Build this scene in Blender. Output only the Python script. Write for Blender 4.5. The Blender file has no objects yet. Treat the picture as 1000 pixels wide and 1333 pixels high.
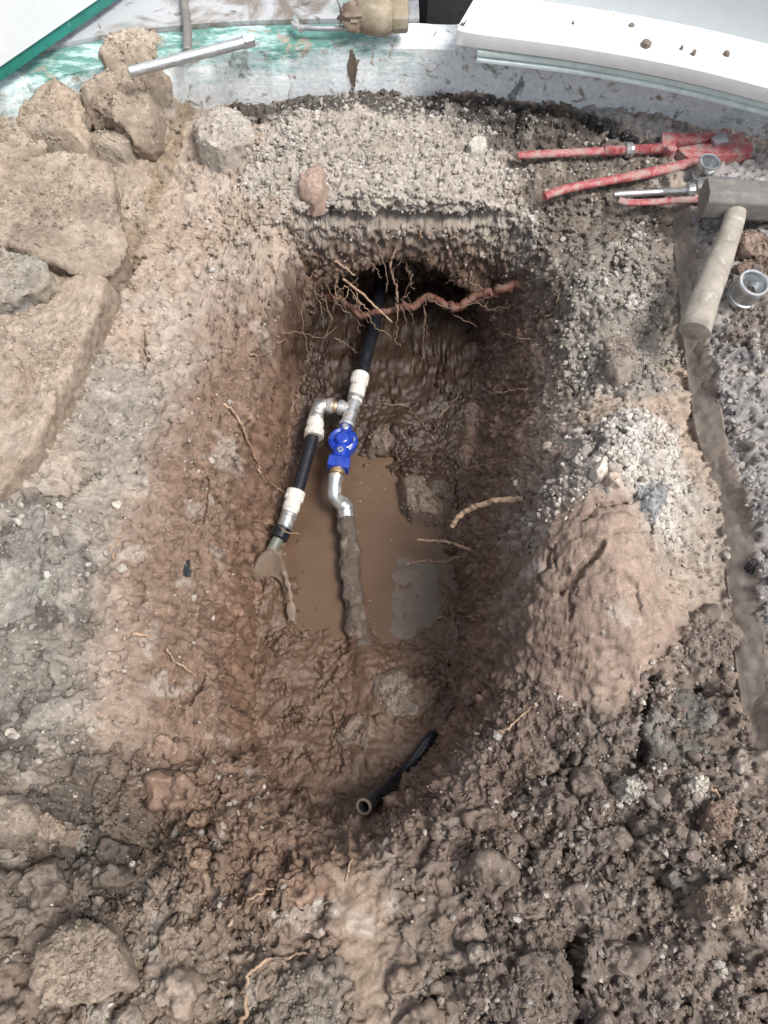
import bpy, bmesh, math, random
import numpy as np
from mathutils import Vector, Matrix
from mathutils.bvhtree import BVHTree
random.seed(7); RNG = np.random.default_rng(7)
S = bpy.context.scene
COL = S.collection
# ------------------------------------------------------------------ camera
CAMH, PITCH, FPX = 1.25, math.radians(62.0), 1046.0
cd = bpy.data.cameras.new('camera'); cam = bpy.data.objects.new('camera', cd); COL.objects.link(cam)
cam.location = (0, 0, CAMH); cam.rotation_euler = (math.radians(90) - PITCH, 0, 0)
cd.sensor_fit = 'VERTICAL'; cd.angle = 2 * math.atan(666.5 / FPX); cd.clip_start = 0.02; cd.clip_end = 400
S.camera = cam
# ------------------------------------------------------------------ light
SUN_EL, SUN_AZ = math.radians(60), math.radians(122)      # azimuth measured from +Y towards +X
w = bpy.data.worlds.new('World'); S.world = w; w.use_nodes = True
nt = w.node_tree; nt.nodes.clear()
sky = nt.nodes.new('ShaderNodeTexSky'); sky.sky_type = 'NISHITA'; sky.sun_disc = False
sky.sun_elevation = SUN_EL; sky.sun_rotation = SUN_AZ; sky.dust_density = 4.0; sky.air_density = 1.0
hs = nt.nodes.new('ShaderNodeHueSaturation'); hs.inputs['Saturation'].default_value = 0.42
bg = nt.nodes.new('ShaderNodeBackground'); bg.inputs['Strength'].default_value = 0.105
wo = nt.nodes.new('ShaderNodeOutputWorld')
nt.links.new(sky.outputs[0], hs.inputs['Color']); nt.links.new(hs.outputs[0], bg.inputs[0]); nt.links.new(bg.outputs[0], wo.inputs[0])
sl = bpy.data.lights.new('sun', 'SUN'); sl.energy = 2.0; sl.angle = math.radians(20); sl.color = (1.0, 0.97, 0.92)
so = bpy.data.objects.new('sun', sl); COL.objects.link(so)
sd_ = Vector((math.sin(SUN_AZ) * math.cos(SUN_EL), math.cos(SUN_AZ) * math.cos(SUN_EL), math.sin(SUN_EL)))
so.rotation_euler = (-sd_).to_track_quat('-Z', 'Y').to_euler(); so.location = (2, 1, 4)
S.view_settings.view_transform = 'Standard'; S.view_settings.look = 'None'
S.view_settings.exposure = 0.83; S.view_settings.gamma = 1.0; S.view_settings.use_curve_mapping = False
S.render.engine = 'CYCLES'
S.cycles.use_denoising = True; S.cycles.max_bounces = 6; S.cycles.diffuse_bounces = 3; S.cycles.glossy_bounces = 3

# ------------------------------------------------------------------ point on a level plane seen at a photo pixel
CP, SP = math.cos(PITCH), math.sin(PITCH)
def ray(px, py):
    u = (px - 500.0) / FPX; v = (py - 666.5) / FPX
    return np.array([u, CP - v * SP, -(SP + v * CP)])
def P(px, py, z=0.0):
    d = ray(px, py); t = (z - CAMH) / d[2]
    return np.array([d[0] * t, d[1] * t, z])
def PP(pts, z=0.0):
    return np.array([P(a, b, z)[:2] for a, b in pts])

# ------------------------------------------------------------------ noise
def _h(ix, iy, iz, seed):
    with np.errstate(over='ignore'):
        n = ix.astype(np.uint32) * np.uint32(374761393) + iy.astype(np.uint32) * np.uint32(668265263) + iz.astype(np.uint32) * np.uint32(2147483647 & 1274126177) + np.uint32(seed * 7919 + 13)
        n = (n ^ (n >> np.uint32(13))) * np.uint32(1274126177)
        n = (n ^ (n >> np.uint32(15))) * np.uint32(2246822519)
        return n ^ (n >> np.uint32(14))
_G = np.array([[1,1,0],[-1,1,0],[1,-1,0],[-1,-1,0],[1,0,1],[-1,0,1],[1,0,-1],[-1,0,-1],[0,1,1],[0,-1,1],[0,1,-1],[0,-1,-1],[1,1,0],[-1,1,0],[0,-1,1],[0,-1,-1]], np.float32)
def perlin(x, y, z=None, seed=0):
    x = np.asarray(x, np.float32); y = np.asarray(y, np.float32)
    two = z is None
    fx = np.floor(x); fy = np.floor(y); ix = fx.astype(np.int64); iy = fy.astype(np.int64)
    x = x - fx; y = y - fy
    if two: z = np.zeros_like(x); iz = np.zeros_like(ix)
    else:
        z = np.asarray(z, np.float32); fz = np.floor(z); iz = fz.astype(np.int64); z = z - fz
    f = lambda t: t * t * t * (t * (t * 6 - 15) + 10)
    u, v, ww = f(x), f(y), f(z)
    def g(a, b, c):
        q = _G[_h(ix + a, iy + b, iz + c, seed) & np.uint32(15)]
        return q[..., 0] * (x - a) + q[..., 1] * (y - b) + q[..., 2] * (z - c)
    def lay(c):
        a0 = g(0, 0, c); a1 = g(1, 0, c); b0 = g(0, 1, c); b1 = g(1, 1, c)
        p = a0 + u * (a1 - a0); q = b0 + u * (b1 - b0)
        return p + v * (q - p)
    l0 = lay(0)
    if two: return l0
    l1 = lay(1)
    return l0 + ww * (l1 - l0)
def fbm(x, y, z=None, octs=4, seed=0, gain=0.5):
    s = 0; a = 1.0; f = 1.0
    for k in range(octs):
        s = s + a * perlin(x * f, y * f, None if z is None else z * f, seed + k); a *= gain; f *= 2.03
    return s
def worley(x, y, seed=0):
    ix = np.floor(x).astype(np.int64); iy = np.floor(y).astype(np.int64)
    f1 = np.full(x.shape, 9.0, np.float32); f2 = f1.copy(); cid = np.zeros(x.shape, np.float32)
    o = np.zeros_like(ix)
    for a in (-1, 0, 1):
        for b in (-1, 0, 1):
            h = _h(ix + a, iy + b, o, seed)
            dx = (ix + a + (h & np.uint32(1023)) / 1023.0) - x; dy = (iy + b + ((h >> np.uint32(10)) & np.uint32(1023)) / 1023.0) - y
            d = np.sqrt(dx * dx + dy * dy).astype(np.float32); r = ((h >> np.uint32(20)) & np.uint32(1023)) / 1023.0
            n = d < f1
            f2 = np.where(n, f1, np.minimum(f2, d)); cid = np.where(n, r, cid); f1 = np.where(n, d, f1)
    return f1, f2, cid.astype(np.float32)
def ss(a, b, x):
    t = np.clip((x - a) / (b - a), 0, 1); return t * t * (3 - 2 * t)
def seg_dist(X, Y, pts, closed=False):
    d = np.full(X.shape, 1e9); n = len(pts)
    for i in range(n if closed else n - 1):
        a = pts[i]; b = pts[(i + 1) % n]; e = b - a; L = max(e @ e, 1e-12)
        t = np.clip(((X - a[0]) * e[0] + (Y - a[1]) * e[1]) / L, 0, 1)
        d = np.minimum(d, (X - a[0] - t * e[0]) ** 2 + (Y - a[1] - t * e[1]) ** 2)
    return np.sqrt(d)
def sdist(X, Y, pts):
    ins = np.zeros(X.shape, bool); n = len(pts)
    for i in range(n):
        a = pts[i]; b = pts[(i + 1) % n]
        if abs(a[1] - b[1]) < 1e-12: continue
        c = ((a[1] > Y) != (b[1] > Y)) & (X < (b[0] - a[0]) * (Y - a[1]) / (b[1] - a[1]) + a[0])
        ins ^= c
    d = seg_dist(X, Y, pts, True)
    return np.where(ins, d, -d)
def smooth_poly(pts, k=2):
    pts = np.array(pts, float)
    for _ in range(k):
        q = np.roll(pts, -1, 0); pts = np.stack([pts * .75 + q * .25, pts * .25 + q * .75], 1).reshape(-1, 2)
    return pts
def tps(ctrl):
    c = np.array([P(a, b, z) for a, b, z in ctrl]); n = len(c)
    def U(r2): return r2 * np.log(r2 + 1e-9)
    A = np.zeros((n + 3, n + 3)); d2 = ((c[:, None, :2] - c[None, :, :2]) ** 2).sum(2)
    A[:n, :n] = U(d2) + np.eye(n) * 2e-3; A[:n, n] = 1; A[:n, n + 1:] = c[:, :2]; A[n:, :n] = A[:n, n:].T
    wv = np.linalg.solve(A, np.r_[c[:, 2], 0, 0, 0])
    def ev(X, Y):
        s = wv[n] + wv[n + 1] * X + wv[n + 2] * Y
        for i in range(n): s = s + wv[i] * U((X - c[i, 0]) ** 2 + (Y - c[i, 1]) ** 2)
        return s
    return ev

# ------------------------------------------------------------------ object helpers
def tag(o, label=None, cat=None, group=None, kind=None):
    if label: o['label'] = label
    if cat: o['category'] = cat
    if group: o['group'] = group
    if kind: o['kind'] = kind
    return o
def link(name, me, m=None, parent=None, loc=None):
    o = bpy.data.objects.new(name, me); COL.objects.link(o)
    if m is not None and me is not None: me.materials.append(m)
    if loc is not None: o.location = loc
    if parent is not None: o.parent = parent
    return o
def mesh_np(name, V, F, smooth=True, col=None):
    me = bpy.data.meshes.new(name); V = np.asarray(V, np.float32); F = np.asarray(F, np.int32)
    me.vertices.add(len(V)); me.vertices.foreach_set('co', V.ravel())
    k = F.shape[1]; me.loops.add(F.size); me.loops.foreach_set('vertex_index', F.ravel())
    me.polygons.add(len(F)); me.polygons.foreach_set('loop_start', np.arange(0, F.size, k, dtype=np.int32))
    me.polygons.foreach_set('use_smooth', np.full(len(F), smooth))
    me.update(calc_edges=True)
    if col is not None:
        a = me.color_attributes.new('Col', 'FLOAT_COLOR', 'POINT'); a.data.foreach_set('color', np.asarray(col, np.float32).ravel())
    return me
def empty(name, loc, label, cat, group=None):
    o = bpy.data.objects.new(name, None); COL.objects.link(o); o.location = loc; o.empty_display_size = .05
    return tag(o, label, cat, group)
def frame(d):
    d = Vector(d).normalized(); r = Vector((0, 0, 1)) if abs(d.z) < .9 else Vector((1, 0, 0))
    a = d.cross(r).normalized(); b = a.cross(d).normalized(); return d, a, b
class MB:
    def __init__(s): s.v = []; s.f = []
    def add(s, v, f):
        o = len(s.v); s.v += [tuple(p) for p in v]; s.f += [tuple(i + o for i in q) for q in f]; return s
    def tube(s, pts, r, seg=12, cap=True, flat=1.0, wob=0.0, up=None):
        pts = [Vector(p) for p in pts]; n = len(pts); rr = [r] * n if np.isscalar(r) else list(r)
        v = []; f = []; pa = None
        for i, p in enumerate(pts):
            d = (pts[min(i + 1, n - 1)] - pts[max(i - 1, 0)])
            if d.length < 1e-9: d = Vector((0, 0, 1))
            d.normalize()
            if pa is None:
                if up is not None: pa = d.cross(Vector(up)).normalized()
                else: _, pa, _ = frame(d)
            a = (pa - d * pa.dot(d)).normalized(); b = d.cross(a); pa = a
            for k in range(seg):
                t = 2 * math.pi * k / seg; q = rr[i] * (1 + wob * (random.random() - .5))
                v.append(p + a * (math.cos(t) * q) + b * (math.sin(t) * q * flat))
        for i in range(n - 1):
            for k in range(seg):
                f.append((i * seg + k, i * seg + (k + 1) % seg, (i + 1) * seg + (k + 1) % seg, (i + 1) * seg + k))
        if cap: f.append(tuple(range(seg))[::-1]); f.append(tuple((n - 1) * seg + k for k in range(seg)))
        return s.add(v, f)
    def lathe(s, p0, p1, prof, seg=24, cap=True):
        """prof: (metres along axis from p0 towards p1, radius)"""
        p0 = Vector(p0); d, a, b = frame(Vector(p1) - p0); v = []; f = []; n = len(prof)
        for (h, r) in prof:
            for k in range(seg):
                t = 2 * math.pi * (k + .5) / seg; v.append(p0 + d * h + a * (math.cos(t) * r) + b * (math.sin(t) * r))
        for i in range(n - 1):
            for k in range(seg): f.append((i * seg + k, i * seg + (k + 1) % seg, (i + 1) * seg + (k + 1) % seg, (i + 1) * seg + k))
        if cap: f.append(tuple(range(seg))[::-1]); f.append(tuple((n - 1) * seg + k for k in range(seg)))
        return s.add(v, f)
    def prism(s, outline, ext):
        n = len(outline); e = Vector(ext); a = [Vector(p) for p in outline]
        v = a + [p + e for p in a]; f = [tuple(range(n))[::-1], tuple(range(n, 2 * n))] + [(i, (i + 1) % n, n + (i + 1) % n, n + i) for i in range(n)]
        return s.add(v, f)
    def box(s, c, sx, sy, sz, ax=None):
        c = Vector(c); X, Y, Z = ax if ax else (Vector((1, 0, 0)), Vector((0, 1, 0)), Vector((0, 0, 1)))
        v = [c + X * (i * sx / 2) + Y * (j * sy / 2) + Z * (k * sz / 2) for i in (-1, 1) for j in (-1, 1) for k in (-1, 1)]
        return s.add(v, [(0, 1, 3, 2), (4, 6, 7, 5), (0, 4, 5, 1), (2, 3, 7, 6), (0, 2, 6, 4), (1, 5, 7, 3)])
    def sweep(s, path, prof, cap=True, closed=True):
        """prof: (across, up) points; across = to the right of travel in plan"""
        path = [Vector(p) for p in path]; n = len(path); k = len(prof); v = []; f = []
        for i, p in enumerate(path):
            d = path[min(i + 1, n - 1)] - path[max(i - 1, 0)]; d.z = 0; d.normalize(); r = Vector((-d.y, d.x, 0))
            for (a, u) in prof: v.append(p + r * a + Vector((0, 0, u)))
        m = k if closed else k - 1
        for i in range(n - 1):
            for j in range(m): f.append((i * k + j, (i + 1) * k + j, (i + 1) * k + (j + 1) % k, i * k + (j + 1) % k))
        if cap and closed: f.append(tuple(range(k))); f.append(tuple((n - 1) * k + j for j in range(k))[::-1])
        return s.add(v, f)
    def build(s, name, m, parent=None, loc=None, bevel=0, smooth=35, disp=0, dscale=60, sub=0):
        bm = bmesh.new(); vs = [bm.verts.new(p) for p in s.v]
        for q in s.f:
            try: bm.faces.new([vs[i] for i in q])
            except ValueError: pass
        bmesh.ops.recalc_face_normals(bm, faces=bm.faces)
        if bevel:
            es = [e for e in bm.edges if len(e.link_faces) == 2 and e.calc_face_angle(0) > math.radians(35)]
            bmesh.ops.bevel(bm, geom=es, offset=bevel, segments=2, profile=.6, affect='EDGES', clamp_overlap=True)
        if sub: bmesh.ops.subdivide_edges(bm, edges=bm.edges[:], cuts=sub, use_grid_fill=True)
        if disp:
            bm.normal_update(); c = np.array([v.co for v in bm.verts])
            nz = fbm(c[:, 0] * dscale, c[:, 1] * dscale, c[:, 2] * dscale, 3, 5)
            for v, q in zip(bm.verts, nz): v.co += v.normal * float(q) * disp
        base = Vector((0, 0, 0))
        if parent is not None: base = Vector(parent.location) + (Vector(parent.parent.location) if parent.parent is not None else Vector((0, 0, 0)))
        if loc is not None and parent is None: base = Vector(loc)
        if base.length: bmesh.ops.translate(bm, verts=bm.verts, vec=-base)
        for fc in bm.faces: fc.smooth = True
        me = bpy.data.meshes.new(name); bm.to_mesh(me); bm.free()
        try: me.set_sharp_from_angle(angle=math.radians(smooth))
        except Exception: pass
        return link(name, me, m, parent, loc if parent is None else None)

# ------------------------------------------------------------------ materials
def N(t, typ, **kw):
    n = t.nodes.new(typ)
    for k, v in kw.items():
        if k in n.inputs: n.inputs[k].default_value = v
        else: setattr(n, k, v)
    return n
def noise(t, scale, detail=5, rough=.6, dist=0.0, co=None):
    n = N(t, 'ShaderNodeTexNoise', Scale=scale, Detail=detail, Roughness=rough, Distortion=dist)
    if co: t.links.new(co, n.inputs['Vector'])
    return n.outputs['Fac']
def ramp(t, src, a, b, ca=(0, 0, 0, 1), cb=(1, 1, 1, 1)):
    r = N(t, 'ShaderNodeValToRGB'); r.color_ramp.elements[0].position = a; r.color_ramp.elements[1].position = b
    r.color_ramp.elements[0].color = ca; r.color_ramp.elements[1].color = cb; t.links.new(src, r.inputs[0]); return r.outputs[0]
def mix(t, fac, a, b, mode='MIX'):
    m = N(t, 'ShaderNodeMix', data_type='RGBA', blend_type=mode)
    for i, x in ((0, fac), (6, a), (7, b)):
        if hasattr(x, 'links') or hasattr(x, 'is_linked'): t.links.new(x, m.inputs[i])
        elif isinstance(x, (int, float)): m.inputs[i].default_value = x
        else: m.inputs[i].default_value = (*x[:3], 1)
    return m.outputs[2]
def mat(name, col, rough=.5, metal=0.0, dirt=None, bump=0.0, bscale=120, var=.15, scratch=None, coat=0):
    """dirt: (colour, threshold 0..1 where smaller = more, scale)"""
    m = bpy.data.materials.new(name); m.use_nodes = True; t = m.node_tree; b = t.nodes['Principled BSDF']
    co = N(t, 'ShaderNodeTexCoord').outputs['Object']
    n1 = noise(t, 35, 6, .65, .3, co)
    c = mix(t, 1.0, col, ramp(t, n1, .3, .7, (1 - var,) * 3 + (1,), (1 + var,) * 3 + (1,)), 'MULTIPLY')
    rsock = ramp(t, noise(t, 60, 4, .6, 0, co), .3, .7, (max(rough - .12, .03),) * 3 + (1,), (min(rough + .15, 1),) * 3 + (1,))
    msock = None
    if scratch:
        c = mix(t, ramp(t, noise(t, scratch[2], 6, .7, .6, co), scratch[1], scratch[1] + .06), c, scratch[0])
    if dirt:
        k = ramp(t, noise(t, dirt[2], 7, .68, .4, co), dirt[1], dirt[1] + .14)
        c = mix(t, k, c, dirt[0]); rsock = mix(t, k, rsock, (.8, .8, .8))
        if metal: msock = mix(t, k, (metal,) * 3, (0, 0, 0))
    t.links.new(c, b.inputs['Base Color']); t.links.new(rsock, b.inputs['Roughness'])
    if msock: t.links.new(msock, b.inputs['Metallic'])
    else: b.inputs['Metallic'].default_value = metal
    if coat: b.inputs['Coat Weight'].default_value = coat
    if bump:
        bp = N(t, 'ShaderNodeBump', Strength=.6, Distance=bump); t.links.new(noise(t, bscale, 6, .7, 0, co), bp.inputs['Height']); t.links.new(bp.outputs[0], b.inputs['Normal'])
    return m
def earth_mat(name, fine=1.0, bump=.0022):
    m = bpy.data.materials.new(name); m.use_nodes = True; t = m.node_tree; b = t.nodes['Principled BSDF']
    at = N(t, 'ShaderNodeVertexColor', layer_name='Col'); co = N(t, 'ShaderNodeNewGeometry').outputs['Position']
    wet = at.outputs['Alpha']; c = at.outputs['Color']
    g1 = noise(t, 55, 8, .72, .2, co); g2 = noise(t, 420, 5, .75, 0, co); g3 = noise(t, 9, 5, .6, .5, co)
    c = mix(t, 1.0, c, ramp(t, g1, .28, .74, (.66, .64, .62, 1), (1.36, 1.36, 1.36, 1)), 'MULTIPLY')
    c = mix(t, 1.0, c, ramp(t, g2, .3, .72, (.72, .70, .68, 1), (1.30, 1.31, 1.33, 1)), 'MULTIPLY')
    c = mix(t, 1.0, c, ramp(t, g3, .3, .7, (.88, .85, .82, 1), (1.1, 1.1, 1.12, 1)), 'MULTIPLY')
    # grit: small grains of stone, most of them dull, few pale
    vo = N(t, 'ShaderNodeTexVoronoi', Scale=260.0); t.links.new(co, vo.inputs['Vector'])
    sep = N(t, 'ShaderNodeSeparateColor'); t.links.new(vo.outputs['Color'], sep.inputs[0])
    near = ramp(t, vo.outputs['Distance'], .25, .5, (1, 1, 1, 1), (0, 0, 0, 1))
    pick = ramp(t, sep.outputs[0], .90, .96)
    k = mix(t, 1.0, near, pick, 'MULTIPLY'); k2 = N(t, 'ShaderNodeMath', operation='MULTIPLY'); t.links.new(k, k2.inputs[0])
    iw = N(t, 'ShaderNodeMath', operation='SUBTRACT', use_clamp=True); iw.inputs[0].default_value = .85; t.links.new(wet, iw.inputs[1]); t.links.new(iw.outputs[0], k2.inputs[1])
    c = mix(t, k2.outputs[0], c, (.42, .39, .35))
    t.links.new(c, b.inputs['Base Color'])
    # wetness -> gloss, broken up
    wn = N(t, 'ShaderNodeMath', operation='MULTIPLY', use_clamp=True); t.links.new(wet, wn.inputs[0]); t.links.new(ramp(t, noise(t, 30, 5, .6, .3, co), .3, .62, (.45,) * 3 + (1,), (1.25,) * 3 + (1,)), wn.inputs[1])
    t.links.new(ramp(t, wn.outputs[0], 0, 1, (.92,) * 3 + (1,), (.12,) * 3 + (1,)), b.inputs['Roughness'])
    b.inputs['Specular IOR Level'].default_value = .4
    h = mix(t, .45, noise(t, 170, 7, .75, .1, co), g2); bp = N(t, 'ShaderNodeBump', Strength=.75 * fine, Distance=bump)
    t.links.new(h, bp.inputs['Height']); t.links.new(bp.outputs[0], b.inputs['Normal'])
    return m
EARTH = earth_mat('earth', 1.0, .0030); STONE = earth_mat('stone', .9, .0024)
MUD = (.20, .145, .105)
exec_parts = True

# ================================================================== TERRAIN
def lines(stops):
    """stops: (from, to, step) ascending"""
    out = []
    for a, b, st in stops: out.append(np.arange(a, b - st * .25, st))
    return np.concatenate(out)
def geo(start, end, step, sgn):
    o = []; p = start
    while abs(p) < end:
        p = p + sgn * step; step *= 1.35; o.append(p)
    return np.array(o)
xs = lines([(-1.0, -.39, .0036), (-.39, -.13, .0013), (-.13, .13, .0028), (.13, .33, .0013), (.33, .43, .0021), (.43, 1.0, .0037)])
ys = lines([(-.22, .10, .0026), (.10, .26, .0016), (.26, 1.35, .0029), (1.355, 1.465, .0009), (1.465, 1.86, .0035)])
xs = np.r_[geo(xs[0], 14, .006, -1)[::-1], xs, geo(xs[-1], 14, .006, 1)]
ys = np.r_[geo(ys[0], 14, .006, -1)[::-1], ys, geo(ys[-1], 14, .006, 1)]
NX, NY = len(xs), len(ys)
X, Y = np.meshgrid(xs, ys); X = X.ravel(); Y = Y.ravel()
core = (np.abs(X) < 1.3) & (Y > -.6) & (Y < 2.1)

C0 = smooth_poly(PP([(378, 284), (372, 318), (356, 352), (338, 388), (322, 440), (300, 520), (270, 600), (252, 680), (246, 780), (255, 880), (275, 985), (340, 1080), (430, 1115), (520, 1105), (590, 1050), (655, 970), (690, 900), (700, 850), (690, 800), (684, 740), (694, 680), (716, 615), (742, 555), (756, 470), (748, 395), (722, 325), (690, 292), (660, 283), (620, 283), (560, 282), (450, 281)], -.04), 2)
C2 = PP([(432, 430), (405, 450), (388, 500), (375, 560), (362, 640), (345, 700), (335, 760), (330, 850), (332, 930), (352, 1000), (400, 1045), (460, 1062), (525, 1020), (560, 960), (585, 900), (597, 830), (600, 740), (600, 680), (610, 600), (622, 520), (625, 455), (600, 430)], -.44)
C2[:, 1] = np.minimum(C2[:, 1], 1.365); C2 = smooth_poly(C2, 1)
zb = tps([(0, 150, .03), (150, 150, .01), (60, 270, .02), (60, 450, .02), (20, 560, .02), (-150, 400, .03), (-150, 150, .03), (-200, 900, 0), (300, 140, -.02), (450, 140, .0), (600, 140, .0), (750, 150, .0), (900, 190, .0), (1000, 200, .0), (1150, 240, 0), (400, 200, .01), (550, 200, .01), (450, 262, .01), (600, 262, .01), (690, 240, -.02), (770, 250, -.01), (250, 230, -.03), (240, 300, -.05), (200, 400, -.05), (150, 520, -.06), (300, 330, -.05), (280, 430, -.075), (230, 560, -.075), (120, 640, -.05), (60, 720, -.03), (200, 700, -.075), (150, 850, -.06), (40, 900, -.03), (230, 850, -.09), (250, 960, -.09), (270, 1040, -.04), (320, 1060, -.045), (100, 1000, -.04), (190, 1080, -.10), (90, 1130, -.07), (60, 1250, -.02), (230, 1200, -.04), (350, 1150, -.045), (330, 1280, -.04), (450, 1160, -.07), (460, 1300, -.055), (570, 1200, -.06), (600, 1300, -.04), (700, 1180, -.05), (700, 1290, -.03), (850, 1180, -.05), (950, 1280, -.03), (1150, 1300, 0), (-100, 1300, 0), (500, 1450, -.03), (560, 1090, -.075), (660, 1000, -.10), (700, 940, -.085), (800, 960, -.06), (900, 930, -.045), (780, 880, -.04), (800, 780, .055), (740, 760, .045), (720, 700, .045), (790, 640, .06), (830, 560, .03), (870, 640, .0), (870, 760, -.02), (760, 540, -.01), (700, 640, -.02), (735, 500, -.09), (790, 450, -.05), (790, 370, -.015), (830, 320, -.03), (740, 330, -.05), (860, 430, -.06), (900, 820, -.035), (910, 560, -.06), (950, 330, .0), (980, 450, .0), (990, 650, .0), (1100, 700, .0), (1100, 1000, 0)])
Zo = np.where(core, 0, 0.0)
zc = zb(X[core], Y[core])
edge = ss(1.0, 1.3, np.maximum(np.abs(X[core]), np.where(Y[core] < 0, 1.0 + (-.25 - Y[core]), 0)))
Zb = np.zeros(len(X)); Zb[core] = zc * (1 - edge)
# saw-cut asphalt edges
LL = PP([(262, 95), (225, 185), (178, 300), (132, 375), (92, 460), (52, 545), (18, 615), (-40, 730), (-120, 860)], .0)
RL = PP([(866, 262), (884, 390), (902, 500), (922, 620), (942, 715), (954, 790), (966, 900), (990, 1030), (1030, 1200)], -.045)
def side_x(line, Y):      # x of the line at y (lines run along y)
    o = np.argsort(line[:, 1]); return np.interp(Y, line[o, 1], line[o, 0])
wig = fbm(Y * 11, X * 2, None, 4, 31) * .0015; wigL = fbm(Y * 7, X * 2, None, 2, 31) * .010
dL = (side_x(LL, Y) - X + wigL)          # >0 : left of the left cut
dR = (X - side_x(RL, Y) + wig * .5)
fadeL = ss(.62, .80, Y)
fadeR = ss(.10, .30, Y) * ss(1.50, 1.40, Y)
Zb += core * fadeL * ((ss(0, .012, dL)) * .012 - .010 * (1 - ss(-.0, .05, dL)) * ss(-.25, 0, dL))
Zb += core * fadeR * ((ss(.002, .032, dR)) * .018 - .014 * ss(-.12, 0, dR) * (1 - ss(0, .05, dR)))
nz_s = fbm(X * 30, Y * 30, None, 3, 77) * .004
strip = fadeR * ss(.0, .006, dR + nz_s) * (1 - ss(.030, .034, dR + nz_s)) * core
stripL = fadeL * ss(-.012, .0, dL) * (1 - ss(.022, .030, dL)) * core

zf = tps([(400, 650, -.49), (420, 750, -.492), (430, 810, -.488), (520, 650, -.488), (540, 740, -.492), (530, 800, -.49), (400, 610, -.485), (460, 610, -.482), (575, 740, -.487), (600, 620, -.45), (560, 580, -.455), (530, 545, -.455), (500, 510, -.44), (440, 480, -.42), (540, 470, -.42), (600, 480, -.41), (480, 430, -.40), (360, 840, -.452), (400, 850, -.455), (450, 855, -.462), (500, 865, -.455), (545, 860, -.455), (585, 850, -.44), (460, 930, -.442), (540, 930, -.425), (360, 940, -.425), (420, 990, -.42), (480, 1010, -.405), (460, 1050, -.39), (400, 1030, -.40), (345, 760, -.465), (360, 690, -.468), (375, 640, -.468), (620, 560, -.44), (600, 700, -.455)])
s0 = sdist(X, Y, C0); s2 = sdist(X, Y, C2)
rag = fbm(X * 7, Y * 7, None, 3, 40) * .020 + fbm(X * 28, Y * 28, None, 2, 44) * .006
s0r = s0 + rag * (ss(1.30, 1.22, Y) + .25); s2r = s2 + rag * .6
wv_ = np.clip(s0r, 0, None) / (np.clip(s0r, 0, None) + np.clip(-s2r, 0, None) + 1e-6)
wv_ = np.where(s2r > 0, 1, np.where(s0r < 0, 0, wv_))
soft = ss(-.02, -.10, X) * ss(1.38, 1.2, Y) + ss(.08, .16, X) * ss(1.1, .8, Y)
prof = .55 * wv_ + .45 * ss(0, 1, wv_); prof = prof * (1 - soft) + (.35 * wv_ + .65 * wv_ ** 2.2 * (1.6 - .6 * wv_)) * soft
ZF = np.zeros(len(X)); inn = s0 > -.15; ZF[inn] = zf(X[inn], Y[inn])
bar = P(500, 272, 0)[1]; Zb += .016 * np.exp(-((Y - bar) / .020) ** 2) * ss(-.24, -.18, X) * ss(.26, .20, X) * core
lip = -.045 * ss(-.10, .02, s0r) * ss(.03, -.09, X) * ss(1.30, 1.05, Y) * ss(.0, .2, Y) - .018 * np.exp(-np.clip(-s0r, 0, None) / .035) * (Y < 1.40)
Z = Zb + lip * core
Z = np.where(inn, Z + (ZF - Z) * prof, Z)
hole = prof * inn
# mud bank that swallows the old pipe, and the lumps of wet mud round the pool
def blob(px, py, z, r, h, ell=1.0):
    c = P(px, py, z); return h * np.exp(-(((X - c[0]) / r) ** 2 + ((Y - c[1]) / (r * ell)) ** 2))
for a in [(468, 830, -.46, .030, .022), (478, 862, -.45, .034, .024), (486, 885, -.45, .03, .014), (560, 640, -.47, .05, .045), (535, 610, -.47, .035, .022), (497, 660, -.47, .022, .020), (520, 655, -.47, .016, .011), (505, 690, -.47, .012, .010), (515, 565, -.46, .05, .028), (500, 905, -.44, .06, .03), (490, 960, -.42, .06, .02), (545, 900, -.44, .035, .02), (418, 690, -.47, .012, .010),
          (440, 600, -.47, .02, .008), (352, 760, -.46, .03, .06), (345, 790, -.46, .035, .05)]:
    Z += blob(*a)
# pits and hollows
for a in [(195, 1085, -.05, .045, -.05), (30, 1150, -.03, .05, -.03), (140, 960, -.03, .05, -.02), (230, 985, -.05, .05, -.035), (255, 800, -.08, .012, -.03), (120, 250, .02, .03, -.03), (880, 1140, -.04, .03, -.03), (290, 1260, -.04, .04, -.04), (555, 1107, -.06, .012, -.03), (740, 500, -.08, .05, -.03), (830, 1210, -.04, .03, -.025), (265, 1150, -.04, .035, -.03), (330, 1215, -.04, .03, -.03)]:
    Z += blob(*a)
# furrows left by the spade at the far left of the hole
for px in (372, 392, 408):
    c = P(px, 335, -.06); Z -= .010 * np.exp(-((X - c[0]) / .011) ** 2) * ss(1.24, 1.30, Y) * ss(1.42, 1.36, Y) * (s0 < .01)
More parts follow.
